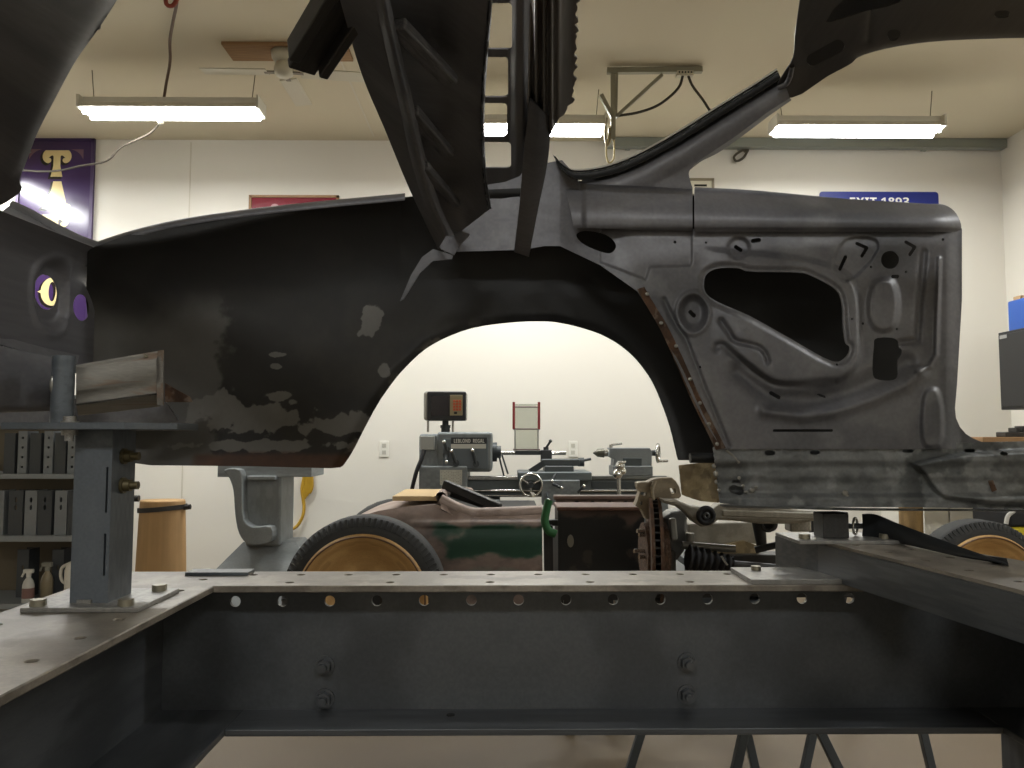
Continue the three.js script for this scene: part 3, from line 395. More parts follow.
  for (const [x, y] of [[129, 358], [146, 356]]) { const p = W(x, y, 1.335); add(fr, 'plug_weld', cyl(p, p.clone().addScaledVector(ZP, .003), .004, .003, 10), mBolt); }
  add(shell, 'trunk_floor_edge', prism([[-40, 402], [100, 398], [166, 402], [178, 420], [150, 430], [112, 432], [-40, 424]], 1.455, .004), mBody);
  add(shell, 'corner_gusset', prism([[165, 383], [190, 397], [192, 402], [165, 402]], 1.42, .003), mRust);
}
{ // rocker and sill
  const f0 = sdPoly([[713, 447], [1100, 440], [1100, 509], [860, 507], [790, 507], [740, 505], [720, 503]]);
  const holes = [sdSlot([767, 453], [773, 453], 2.4), sdSlot([812, 452.5], [818, 452.5], 2.2), sdSlot([904, 451], [912, 451], 1.8), sdSlot([966, 450.5], [973, 450.5], 2), sdSlot([1002, 453], [1006, 454], 2), sdSlot([733, 489], [740, 491], 4.2), sdSlot([733, 481.5], [738, 481.5], 1.4)];
  const box2 = sdPoly(smooth([[912, 463], [1110, 458], [1110, 497], [944, 498], [934, 491], [922, 474]], 3).map(p => [p[0], p[1]]));
  add(shell, 'rocker_panel', sheet({ x0: 706, x1: 1096, y0: 436, y1: 513, s: 1.6, f: (x, y) => { let v = f0(x, y); for (const h of holes) v = Math.min(v, -h(x, y)); return v; }, pos: (x, y) => { let d = 1.385 + .008 * sst(460, 468, y) + .005 * sst(476, 484, y) - .012 * sst(492, 499, y); d -= .022 * sst(-1, 4, box2(x, y)); d += .008 * sst(750, 738, x) * sst(462, 470, y) - .007 * fbm(x / 13, y / 11, 4) - .004 * sst(722, 716, x) * fbm(x / 2, y / 3, 2) ; return W(x, y, d); }, t: .0018 }), mRocker, 'patched rocker sill with welds and square holes');
  const wl = [[714, 466], [716, 474], [716, 482], [719, 490], [741, 462], [739, 478], [743, 486], [746, 492], [752, 490], [756, 487], [737, 460], [845, 493], [847, 496], [735, 452]]; for (const [x, y] of wl) { const b = ball(V(0, 0, 0), .0022 + rnd() * .0022, 8); b.scale(.7 + rnd(), .7 + rnd() * .8, .45); const p = W(x, y, 1.388); b.translate(p.x, p.y, p.z); add(shell, 'weld_spot', b, mWeld); }
  { const p = [[726, 450], [734, 457], [739, 463]]; add(shell, 'weld_seam', tube(railN(p.map(q => [...q, 1.383]), 8), .0025, 10, 6), mWeld); }
  add(shell, 'rocker_backing', prism([[718, 452], [1095, 446], [1095, 504], [722, 500]], 1.43, .003), mRocker);
  add(shell, 'rust_stripe', strip([[W(982, 464, 1.372), W(992, 492, 1.372)], [W(986, 463, 1.371), W(997, 490, 1.371)]], .0008), mRust, 'narrow rusty strip');
  add(shell, 'rocker_return', strip([[W(720, 504, 1.37), W(860, 508, 1.372), W(1100, 510, 1.372)], [W(724, 506, 1.46), W(860, 509, 1.46), W(1100, 509, 1.46)]], .003), mRocker);
  // tan coated lower extension and jack bracket
  add(shell, 'lower_extension', sheet({ x0: 670, x1: 722, y0: 456, y1: 506, s: 2, f: sdPoly([[679, 465], [700, 463], [716, 463], [720, 503], [700, 501], [682, 495]]), pos: (x, y) => W(x, y, 1.47 + .0006 * (x - 680) + .004 * fbm(x / 8, y / 8, 3)), t: .002 }), mTan, 'tan coated lower quarter extension');
  add(shell, 'drain_tube', cyl(W(690, 458, 1.44), W(716, 458, 1.44), .009), mBlack);
  add(shell, 'sill_ledge', bx(.80, W(990, 445, 1.385).y - .004, -1.385, 1.15, W(990, 445, 1.385).y, -1.48), mRocker);
}

// ------------------------------------------------------------------ things on and near the back wall
const canvasTex = (w, h, fn) => { const c = document.createElement('canvas'); c.width = w; c.height = h; fn(c.getContext('2d'), w, h); const t = new THREE.CanvasTexture(c); t.colorSpace = THREE.SRGBColorSpace; t.anisotropy = 8; return t; };
{ // purple lettered sign
  const g = thing('lettered_sign', 'tall purple sign with cream letters reading TATTOO beside the tail panel', 'sign');
  const a = W(18, 137, 6.38), b = W(96, 360, 6.38); b.x = W(95, 140, 6.38).x; const w = b.x - a.x, hh = a.y - b.y;
  add(g, 'frame', merge([bx(a.x, b.y, ZB + .002, b.x, a.y, ZB + .012), bx(a.x, a.y - .025, ZB + .012, b.x, a.y, ZB + .026), bx(a.x, b.y, ZB + .012, b.x, b.y + .025, ZB + .026), bx(a.x, b.y, ZB + .012, a.x + .025, a.y, ZB + .026), bx(b.x - .025, b.y, ZB + .012, b.x, a.y, ZB + .026)]), M(0x3a2350, .4));
  const t = canvasTex(512, 1456, (c, W_, H_) => {
    c.fillStyle = '#3b2752'; c.fillRect(0, 0, W_, H_); c.strokeStyle = '#8a6a78'; c.lineWidth = 3;
    for (const [sx, sy] of [[60, 60], [452, 60], [60, 1396], [452, 1396]]) { const ux = sx < 256 ? 1 : -1, uy = sy < 700 ? 1 : -1; c.fillStyle = '#6d5160'; c.beginPath(); c.moveTo(sx, sy); c.lineTo(sx + ux * 95, sy); c.quadraticCurveTo(sx + ux * 30, sy + uy * 10, sx, sy + uy * 70); c.fill(); }
    const T = (x, y, s) => { c.save(); c.translate(x, y); c.scale(s, s); c.beginPath(); c.moveTo(-85, -90); c.lineTo(85, -90); c.bezierCurveTo(125, -60, 105, 0, 62, 0); c.bezierCurveTo(30, -6, 40, -44, 62, -34); c.bezierCurveTo(40, -60, 26, -58, 26, -40); c.lineTo(26, 20); c.lineTo(44, 95); c.lineTo(-44, 95); c.lineTo(-26, 20); c.lineTo(-26, -40); c.bezierCurveTo(-26, -58, -40, -60, -62, -34); c.bezierCurveTo(-40, -44, -30, -6, -62, 0); c.bezierCurveTo(-105, 0, -125, -60, -85, -90); c.closePath(); c.restore(); };
    const A = (x, y, s) => { c.save(); c.translate(x, y); c.scale(s, s); c.beginPath(); c.moveTo(-22, -95); c.lineTo(38, -95); c.lineTo(80, 60); c.bezierCurveTo(120, 60, 120, 96, 84, 96); c.lineTo(30, 96); c.lineTo(22, 50); c.lineTo(-24, 50); c.bezierCurveTo(-30, 96, -60, 100, -100, 92); c.lineTo(-52, 44); c.bezierCurveTo(-105, 50, -110, 0, -70, -6); c.bezierCurveTo(-40, 4, -38, -20, -22, -95); c.closePath(); c.restore(); };
    const O = (x, y, s) => { c.save(); c.translate(x, y); c.scale(s, s); c.beginPath(); c.ellipse(0, 0, 84, 96, 0, 0, Math.PI * 2); c.ellipse(0, 0, 26, 66, 0, 0, Math.PI * 2, true); c.restore(); };
    [[T, 155], [A, 372], [T, 590], [T, 806], [O, 1022], [O, 1240]].forEach(([fn, y]) => { for (const [dx, dy, col] of [[-12, 10, '#1d1716'], [0, 0, '#d9c48e']]) { fn(262 + dx, y + dy, .98); c.fillStyle = col; c.fill('evenodd'); if (col !== '#d9c48e') { c.strokeStyle = col; c.lineWidth = 10; c.stroke(); } } if (fn === O) { c.fillStyle = '#d9c48e'; c.beginPath(); c.moveTo(262 - 106, y); c.lineTo(262 - 70, y - 16); c.lineTo(262 - 70, y + 16); c.fill(); } });
  });
  const p = new THREE.PlaneGeometry(w - .05, hh - .05); p.translate((a.x + b.x) / 2, (a.y + b.y) / 2, ZB + .0135);
  add(g, 'lettered_face', p, new THREE.MeshStandardMaterial({ map: t, roughness: .2 }), 'glossy purple face with cream ornamental letters');
}
{ // framed maroon picture
  const g = thing('framed_picture', 'wide maroon picture in a thin wooden frame above the gutter flange', 'picture');
  const a = W(249, 195, 6.38), b = W(338, 250, 6.38);
  add(g, 'frame', merge([bx(a.x, a.y - .02, ZB, b.x, a.y, ZB + .025), bx(a.x, b.y, ZB, b.x, b.y + .02, ZB + .025), bx(a.x, b.y, ZB, a.x + .02, a.y, ZB + .025), bx(b.x - .02, b.y, ZB, b.x, a.y, ZB + .025)]), M(0x8f6a42, .5));
  const t = canvasTex(512, 320, (c, w, h) => { c.fillStyle = '#7a2430'; c.fillRect(0, 0, w, h); c.fillStyle = '#b98f92'; c.beginPath(); c.ellipse(140, 60, 26, 22, 0, 0, 7); c.fill(); c.fillStyle = '#8f3540'; c.fillRect(0, 200, w, 60); });
  const p = new THREE.PlaneGeometry(b.x - a.x - .04, a.y - b.y - .04); p.translate((a.x + b.x) / 2, (a.y + b.y) / 2, ZB + .012); add(g, 'glazed_print', p, new THREE.MeshStandardMaterial({ map: t, roughness: .12 }));
}
{ // small framed picture behind the pillar
  const g = thing('small_framed_picture', 'small pale picture in a thin frame behind the rear pillar', 'picture');
  const a = W(681, 178, 6.38), b = W(715, 225, 6.38);
  add(g, 'frame', merge([bx(a.x, a.y - .018, ZB, b.x, a.y, ZB + .02), bx(a.x, b.y, ZB, b.x, b.y + .018, ZB + .02), bx(a.x, b.y, ZB, a.x + .018, a.y, ZB + .02), bx(b.x - .018, b.y, ZB, b.x, a.y, ZB + .02)]), M(0x8a7f68, .5));
  const t = canvasTex(128, 160, (c, w, h) => { c.fillStyle = '#cfc8b4'; c.fillRect(0, 0, w, h); c.fillStyle = '#23211f'; c.fillRect(50, 14, 56, 8); c.fillStyle = '#7c776c'; c.fillRect(20, 50, 88, 70); });
  const p = new THREE.PlaneGeometry(b.x - a.x - .036, a.y - b.y - .036); p.translate((a.x + b.x) / 2, (a.y + b.y) / 2, ZB + .01); add(g, 'print', p, new THREE.MeshStandardMaterial({ map: t, roughness: .2 }));
}
{ // exit sign
  const g = thing('road_sign', 'blue road sign with rounded corners reading EXIT 1893', 'sign');
  const a = W(820, 191, 6.37), b = W(940, 213, 6.37), w = b.x - a.x, hh = a.y - b.y, r = .03;
  const s = new THREE.Shape(); s.moveTo(-w / 2 + r, -hh / 2); s.lineTo(w / 2 - r, -hh / 2); s.quadraticCurveTo(w / 2, -hh / 2, w / 2, -hh / 2 + r); s.lineTo(w / 2, hh / 2 - r); s.quadraticCurveTo(w / 2, hh / 2, w / 2 - r, hh / 2); s.lineTo(-w / 2 + r, hh / 2); s.quadraticCurveTo(-w / 2, hh / 2, -w / 2, hh / 2 - r); s.lineTo(-w / 2, -hh / 2 + r); s.quadraticCurveTo(-w / 2, -hh / 2, -w / 2 + r, -hh / 2);
  const e = new THREE.ExtrudeGeometry(s, { depth: .004, bevelEnabled: false }); e.translate((a.x + b.x) / 2, (a.y + b.y) / 2, ZB + .012); add(g, 'plate', e, M(0x26307a, .35));
  const t = canvasTex(1024, 188, (c, W_, H_) => { c.fillStyle = '#26307a'; c.fillRect(0, 0, W_, H_); c.fillStyle = '#e8e6dc'; c.font = 'bold 122px sans-serif'; c.textAlign = 'center'; c.textBaseline = 'middle'; c.fillText('EXIT 1893', W_ / 2, H_ / 2 - 6, 660); });
  const p = new THREE.PlaneGeometry(w - .06, hh - .03); p.translate((a.x + b.x) / 2, (a.y + b.y) / 2, ZB + .0175); add(g, 'lettering', p, new THREE.MeshStandardMaterial({ map: t, roughness: .35 }), 'white EXIT 1893 lettering');
}
for (const [x, y, l] of [[384, 449, 'white double wall outlet left of the lathe headstock'], [573, 449, 'white wall outlet behind the lathe tool post']]) {
  const g = thing('wall_outlet', l, 'outlet', 'wall outlets'); add(g, 'cover_plate', pb(x - 4.5, y - 8, x + 4.5, y + 8, 6.392, .008, .003), M(0xe6e3d8, .4)); for (const k of [-3.4, 3.4]) add(g, 'socket', pb(x - 2, y + k - 2, x + 2, y + k + 2, 6.389, .003, .001), M(0xbdb9ac, .5));
}
{ // steel rail along the back wall
  const g = thing('wall_rail', 'grey steel rail running along the back wall under the ceiling', 'rail');
  const a = W(608, 137, 6.3), b = W(1012, 137, 6.3), y0 = CY + lerp(0, 1, 1) * (a.y - CY), yb = W(608, 146, 6.3).y;
  const s = shapeOf([[0, yb], [.07, yb], [.07, yb + .012], [.012, yb + .012], [.012, a.y - .012], [.07, a.y - .012], [.07, a.y], [0, a.y]]); const e = new THREE.ExtrudeGeometry(s, { depth: XR - a.x - .01, bevelEnabled: false }); e.rotateY(Math.PI / 2); e.translate(a.x, 0, -6.3); add(g, 'channel', e, M(0x8f948e, .4, .5));
  for (const x of [a.x + .15, 1.9, 3.4]) add(g, 'bracket', bx(x, yb, -6.37, x + .04, a.y + .03, ZB), M(0x8f948e, .4, .5));
}
{ // ceiling bracket with outlet strip
  const g = thing('ceiling_bracket', 'angle iron bracket with an outlet strip hanging from the ceiling', 'bracket');
  const d = -H(650, 69, CEIL - CY - .02).z, P = (x, y) => W(x, y, d), mm = M(0x8a8674, .5, .4);
  const c0 = W(607, 72, d); const dy = CEIL - c0.y;
  add(g, 'top_bar', bar(P(607, 71), P(702, 70), .035, .035), mm);   add(g, 'upright', bar(P(613, 74), P(613, 140), .03, .03), mm); add(g, 'upright', bar(P(617, 74), P(616, 116), .012, .03), mm);
  add(g, 'brace', bar(P(616, 117), P(662, 75), .03, .02), mm); add(g, 'brace', bar(P(601, 95), P(613, 118), .03, .025), mm);
  const os = add(g, 'outlet_strip', pb(677, 70, 694, 75, d - .02, .05, .004), M(0xb8b09a, .5)); for (let k = 0; k < 5; k++) { const p = W(679.5 + k * 3, 72, d - .022); add(os, 'socket', ball(p, .006, 6), mBlack); }
  add(g, 'power_cord', tube([P(683, 75), P(679, 87), P(660, 104), P(640, 112), P(617, 116)], .009), M(0x3a352c, .7)); add(g, 'power_cord', tube([P(688, 75), P(692, 85), P(703, 100), P(711, 112), P(722, 122)], .009), M(0x3a352c, .7));
  add(g, 'pull_string', tube([P(612, 122), P(609, 135), P(606, 150), P(609, 163), P(613, 160), P(614, 145), P(612, 128)], .006), M(0xb8a878, .7)); add(g, 'hook', tube([P(607, 118), P(605, 133), P(607, 146), P(610, 140), P(609, 128)], .008), M(0x9a9078, .4, .5));
}
{ // strap loop on the wall
  const c = W(741, 155, 6.36); solo('strap_loop', 'small dark strap loop hanging on the back wall under the rail', 'strap', merge([tube([W(747, 149, 6.36), W(741, 151, 6.36), W(734, 157, 6.36), W(736, 161, 6.36), W(743, 158, 6.36), W(748, 150, 6.36)], .01), cyl(W(744, 150, 6.37), W(748, 149, 6.37), .022), cyl(W(747, 149, 6.36), V(W(747, 149, 6.36).x, W(747, 149, 6.36).y, ZB), .008)]), M(0x4a4436, .7)); }
{ // ceiling fan
  const g = thing('ceiling_fan', 'white ceiling fan hanging from a plywood board', 'fan');
  const d = 4.86, c = W(284, 63, d), zc = -d, mF = M(0xc2bca8, .5);
  add(g, 'mount_board', bx(W(227, 37, d).x, CEIL - .02, zc - .12, W(350, 37, d).x, CEIL, zc + .10, .003), mPly);
  add(g, 'canopy', (() => { const q = new THREE.LatheGeometry([[0, 0], [.05, 0], [.075, .03], [.08, .07], [0, .07]].map(p => new THREE.Vector2(...p)), 24); q.translate(c.x, CEIL - .09, zc); return q; })(), mF);
  add(g, 'motor', (() => { const q = new THREE.LatheGeometry([[0, 0], [.03, 0], [.055, .02], [.06, .05], [.05, .09], [0, .09]].map(p => new THREE.Vector2(...p)), 24); q.translate(c.x, CEIL - .18, zc); return q; })(), mF);
  for (const a of [.14, Math.PI * .5, Math.PI + .02]) { const b = new RoundedBoxGeometry(.40, .008, .11, 2, .003); b.rotateX(-.12); b.translate(.30, 0, 0); const k = bx(.04, -.004, -.015, .12, .004, .015); const m = add(g, 'blade', b.rotateY(a).translate(c.x, CEIL - .145, zc), mF); add(m, 'blade_iron', k.rotateY(a).translate(c.x, CEIL - .147, zc), M(0x6f6a5c, .4, .5)); }
}
// cords of the left light
const CH = CEIL - CY;
solo('hanging_cord', 'brown cord dropping from the ceiling to the left strip light', 'cord', tube([H(176, -30, CH - .01), H(177, 0, CH - .015), H(173, 22, CH - .03), H(170, 40, CH - .05), H(170, 62, CH - .07), H(166, 85, CH - .12), H(163, 105, CH - .19)], .009, 60), M(0x5f4a38, .7));
solo('looped_cord', 'red brown cord loop hung from the ceiling beside the dropping cord', 'cord', tube([H(180, -20, CH - .012), H(177, -1, CH - .05), H(172, 6, CH - .08), H(167, 5, CH - .08), H(166, -4, CH - .05), H(172, -22, CH - .012)], .012, 40), M(0x8a3a26, .6));
solo('sagging_cord', 'thin dark cord sagging from the left strip light past the purple sign', 'cord', tube([W(161, 122, 5.3), W(150, 133, 5.35), W(134, 141, 5.4), W(120, 148, 5.45), W(108, 160, 5.5), W(80, 166, 5.6), W(55, 171, 5.7), W(20, 170, 5.8), W(-40, 160, 5.9)], .007, 80), M(0x4b4338, .7));
solo('cord_plug', 'small grey plug under the left strip light', 'plug', merge([ball(W(160.5, 122, 5.29), .022), cyl(W(160.5, 122, 5.29), W(162, 118, 5.29), .014)]), M(0x8f8a7c, .5));

// ------------------------------------------------------------------ lathe
{
  const g = thing('metal_lathe', 'grey engine lathe standing against the back wall', 'lathe');
  const d = 5.35, B = (n, a, b, c, e, dd, dep, m, r = .006, l) => add(g, n, pb(a, b, c, e, d + dd, dep, r), m, l);
  B('cabinet', 421, 500, 500, 560, .02, .5, mLathe, .01); { const a = W(421, 560, d); add(g, 'pedestal', bx(a.x, 0, -d - .02, W(500, 560, d).x, a.y + .02, -d - .52, .01), mLathe); add(g, 'pedestal', bx(W(620, 520, d).x, 0, -d - .04, W(670, 520, d).x, W(620, 500, d).y, -d - .48, .01), mLathe); }
  B('gear_cover', 419, 434, 441, 502, 0, .5, mLathe, .02); B('quick_change_gearbox', 419, 466, 467, 503, -.05, .5, mLathe, .012);
  const hs = B('headstock', 437, 432, 492, 472, -.02, .48, mLathe, .02);
  B('headstock_face', 443, 439, 488, 469, -.035, .02, M(0x596063, .45, .1), .004);
  { const t = canvasTex(512, 64, (c, w, h) => { c.fillStyle = '#202326'; c.fillRect(0, 0, w, h); c.fillStyle = '#c9c7bd'; c.font = 'bold 54px sans-serif'; c.textAlign = 'center'; c.textBaseline = 'middle'; c.fillText('LEBLOND  REGAL', w / 2, h / 2 + 3, 480); });
    add(hs, 'name_strip', pb(451, 437.5, 487, 443.7, d - .038, .004), new THREE.MeshStandardMaterial({ map: t, roughness: .5 }), 'dark strip with pale lettering'); add(hs, 'speed_plate', pb(451, 444, 486, 448.5, d - .038, .004), M(0xb9b8ae, .4, .3)); }
  { const t = canvasTex(256, 192, (c, w, h) => { c.fillStyle = '#b5b4a8'; c.fillRect(0, 0, w, h); c.fillStyle = '#77766e'; for (let j = 0; j < 9; j++) for (let i = 0; i < 12; i++) if (rnd() > .3) c.fillRect(10 + i * 20, 12 + j * 19, 13, 5); });
    add(g, 'thread_chart', pb(440, 470, 462, 485, d - .055, .006), new THREE.MeshStandardMaterial({ map: t, roughness: .35, metalness: .3 }), 'pale metal thread chart'); }
  const lever = (a, b, m = mLatheDark) => { const k = add(g, 'lever', merge([cyl(W(a[0], a[1], d - .05), W(b[0], b[1], d - .07), .012), cyl(W(a[0], a[1], d - .03), W(a[0], a[1], d - .06), .022)]), m); add(k, 'lever_knob', ball(W(b[0], b[1], d - .07), .014), mChrome); };
  lever([456, 463], [451.5, 451]); lever([476, 464], [472.5, 450.5]); lever([447, 450], [444, 442]); lever([446, 455], [446.5, 462]);
  B('switch_box', 420, 436, 434.5, 450, -.03, .06, M(0x9b9d98, .4, .3), .005); add(g, 'power_cable', tube([W(424, 450, d - .03), W(421, 460, d - .05), W(417, 470, d - .06), W(413, 485, d - .05), W(409, 505, d)], .014), mRubber);
  // spindle, chuck, bar
  add(g, 'spindle_nose', merge([cyl(W(492, 452, d + .2), W(497, 452, d + .2), .066), cyl(W(496, 452, d + .2), W(501, 452, d + .2), .042)]), mLatheDark); add(g, 'work_bar', cyl(W(500, 453, d + .2), W(566, 453, d + .2), .014), mSteel);
  // bed
  B('bed', 466, 478, 667, 497, .08, .32, M(0x585d5c, .5, .2), .008); add(g, 'bed_way', pb(466, 476.5, 540, 480, d + .06, .05, .004), mSteel); add(g, 'bed_way', pb(590, 476, 667, 479.5, d + .06, .05, .004), M(0x6a6c68, .35, .6)); add(g, 'bed_recess', pb(592, 482, 640, 488, d + .07, .02), M(0x33393a, .5));
  B('lead_screw', 470, 489.5, 660, 492, .05, .025, mSteel, .01); B('feed_rod', 470, 495, 660, 496.6, .06, .02, mSteel, .008);
  B('apron', 542, 480, 580, 505, -.04, .1, mLathe, .008); B('saddle', 518, 472, 592, 481, -.02, .4, M(0x5d6566, .45, .15), .01); B('cross_slide', 545, 466, 574, 473, .02, .3, M(0x4e5354, .45, .3), .008); B('compound_rest', 541, 459, 580, 466, .08, .12, M(0x4a4e4e, .4, .4), .01);
  add(g, 'compound_screw', merge([cyl(W(578, 462, d + .14), W(584, 462, d + .14), .03), cyl(W(583, 460.5, d + .14), W(591, 459, d + .14), .009)]), mLatheDark); add(g, 'angle_guard', bar(W(530, 472, d + .06), W(544, 463, d + .06), .03, .04), mLatheDark);
  add(g, 'tool_post', merge([pb(541, 450, 552, 460, d + .1, .08, .004), cyl(W(546, 450, d + .14), W(546, 447, d + .14), .018), cyl(W(546, 448, d + .14), W(550, 442, d + .12), .008), ball(W(550.5, 441, d + .12), .012)]), mLatheDark); add(g, 'tool_bit', cyl(W(551, 453.5, d + .13), W(558, 453.5, d + .13), .008), mSteel); add(g, 'tool_holder', pb(515, 450.5, 542, 455, d + .12, .05, .006), M(0x45494a, .4, .4));
  { const c = W(531, 485, d - .1); const t = new THREE.TorusGeometry(.071, .009, 10, 36); t.translate(c.x, c.y, c.z); const hw = add(g, 'carriage_handwheel', t, mChrome, 'chrome carriage handwheel'); for (let k = 0; k < 3; k++) { const a = k * 2.094 + .5; add(hw, 'spoke', cyl(c, V(c.x + .068 * Math.cos(a), c.y + .068 * Math.sin(a), c.z), .007), mSteel); } add(hw, 'hub', cyl(V(c.x, c.y, c.z + .02), V(c.x, c.y, -d + .05), .02), mLatheDark); add(hw, 'handle', cyl(W(533, 494, d - .1), W(533, 494, d - .17), .011), mChrome); }
  for (const [a, b] of [[[556, 474], [552, 481]], [[553, 484], [562, 488]], [[578, 492], [584, 486]], [[547, 493], [549, 500]]]) { const k = add(g, 'apron_lever', cyl(W(a[0], a[1], d - .06), W(b[0], b[1], d - .09), .009), mLatheDark); add(k, 'lever_knob', ball(W(b[0], b[1], d - .09), .012), mChrome); }
  // tailstock
  add(g, 'tailstock', merge([prism([[610, 448], [650, 448], [652, 451], [652, 466], [653, 472], [613, 472], [614, 459], [609, 456]], d + .08, .16, { bevel: .006 }), pb(613, 466, 653, 476, d + .06, .22, .006)]), mLathe); add(g, 'tailstock_recess', pb(623, 458, 642, 466, d + .075, .012, .004), M(0x3a4142, .5)); add(g, 'quill', cyl(W(609, 453, d + .16), W(603, 453, d + .16), .024), mSteel); add(g, 'centre', merge([cyl(W(604, 453, d + .16), W(597, 453, d + .16), .032, .026), cyl(W(597, 453, d + .16), W(593, 453, d + .16), .024, .003)]), M(0x5c5a50, .35, .7));
  add(g, 'quill_clamp', merge([cyl(W(611, 448, d + .14), W(611, 444.5, d + .14), .012), cyl(W(611, 445, d + .14), W(622, 443.5, d + .14), .007)]), mSteel);
  { const p = W(658, 453, d + .16); const t = new THREE.TorusGeometry(.058, .011, 10, 30); t.rotateY(1.25); t.translate(p.x, p.y, p.z); const w = add(g, 'tailstock_handwheel', t, mSteel); add(w, 'shaft', cyl(W(652, 453, d + .16), W(659, 453, d + .16), .02), mLatheDark); add(w, 'crank_handle', cyl(W(659, 461, d + .13), W(668, 461, d + .13), .009), mSteel); for (const a of [0, 1.57, 3.14, 4.71]) { const v = V(0, Math.cos(a) * .055, Math.sin(a) * .055); add(w, 'spoke', cyl(p, p.clone().add(v), .006), mSteel); } }
  add(g, 'coolant_pipes', merge([cyl(W(502, 455, d + .1), W(508, 474, d + .1), .006), cyl(W(499, 456, d + .1), W(504, 476, d + .1), .006)]), mLatheDark);
  // chip guard with red posts
  const cg = add(g, 'chip_guard', pb(515, 404, 538.5, 450, d + .12, .004), new THREE.MeshPhysicalMaterial({ color: 0xe9ebe6, roughness: .15, transmission: .93, thickness: 0 }), 'clear chip guard held by red posts'); for (const x of [513.8, 539]) add(cg, 'red_post', cyl(W(x, 402, d + .12), W(x, 429, d + .12), .009), M(0x8e2f30, .5)); for (const y of [407, 429, 449.5]) add(cg, 'cross_wire', cyl(W(513, y, d + .12), W(540, y, d + .12), .005), M(0x6b5a58, .4, .4)); for (const x of [515, 538]) add(cg, 'lower_post', cyl(W(x, 429, d + .12), W(x, 451, d + .12), .005), M(0x9b9a94, .4, .4));
}
{ // digital readout
  const g = thing('digital_readout', 'black digital readout box with orange keypad on top of the lathe', 'readout');
  const d = 5.4; add(g, 'case', pb(423.5, 391, 466, 420.5, d, .22, .02), M(0x8d8a80, .5)); add(g, 'bezel', pb(427, 391.5, 466, 420.5, d - .012, .03, .01), mBlackGloss); add(g, 'screen', pb(431, 396, 449, 416, d - .016, .006, .002), M(0x20191c, .2)); add(g, 'key_panel', pb(450, 395, 462.5, 415.5, d - .016, .006, .002), M(0x8f8462, .5));
  for (let j = 0; j < 4; j++) for (let i = 0; i < 3; i++) add(g, 'key', pb(453 + i * 2.9, 400 + j * 2.8, 455.3 + i * 2.9, 402.2 + j * 2.8, d - .021, .006, .001), M(0xb8532e, .5)); add(g, 'power_key', pb(454, 411.8, 457, 414, d - .021, .006, .001), mBlack);
  const dd = d + .1; add(g, 'stand', merge([cyl(W(445.5, 420, dd), W(445.5, 426, dd), .022), cyl(W(445.5, 425, dd), W(445.5, 428, dd), .035), cyl(W(445.5, 427, dd), V(W(445.5, 427, dd).x, W(445.5, 432, 5.33).y, -dd), .03)]), mLatheDark); for (const x of [428, 453]) add(g, 'support_rod', cyl(W(x, 420, dd), V(W(x, 420, dd).x, W(445.5, 432, 5.33).y, -dd), .008), mSteel);
}

// ------------------------------------------------------------------ old roadster body, tyre, boards
function oldWheel(parent, cx, cy, z, r, name) {
  const q = name; const pr = [[.62, -.07], [.64, .035], [.70, .075], [.80, .085], [.90, .07], [.965, .045], [1, .03], [1, -.07]];
  const pts = pr.map(([a, b]) => new THREE.Vector2(a * r, b)); const l = new THREE.LatheGeometry(pts, 72); l.rotateX(Math.PI / 2); l.translate(cx, cy, z); const ty = add(parent, 'tyre', l, mTyre, 'black ribbed tyre');
  const ribs = []; for (let k = 0; k < 84; k++) { const a = k / 84 * Math.PI * 2; const b = new THREE.BoxGeometry(.012, r * .11, .012); b.rotateX(-.5); b.translate(0, r * .93, .06); b.rotateZ(a); b.translate(cx, cy, z); ribs.push(b); } const rb = add(ty, 'tread_ribs', merge(ribs), mTyre); rb.userData.kind = 'stuff';
  const wp = [[.80, .084], [.785, .094], [.77, .098], [.70, .085], [.62, .05], [.50, .01], [.36, -.01], [.30, -.012], [.28, -.03], [.12, -.03], [0, -.03]].map(([a, b]) => new THREE.Vector2(a * r, b)); const w = new THREE.LatheGeometry(wp, 72); w.rotateX(Math.PI / 2); w.translate(cx, cy, z); const wm = add(parent, 'wheel_disc', w, mTanPaint, 'tan painted wheel disc');
  const ring = new THREE.TorusGeometry(r * .765, .004, 6, 72); ring.translate(cx, cy, z + .098); add(wm, 'pin_stripe', ring, M(0x5a3d22, .5)); add(wm, 'hub', merge([cyl(V(cx, cy, z - .04), V(cx, cy, z + .02), r * .24, r * .2, 24), cyl(V(cx, cy, z), V(cx, cy, z + .05), r * .1, r * .09, 20)]), mBlack, 'black hub');
  return ty;
}
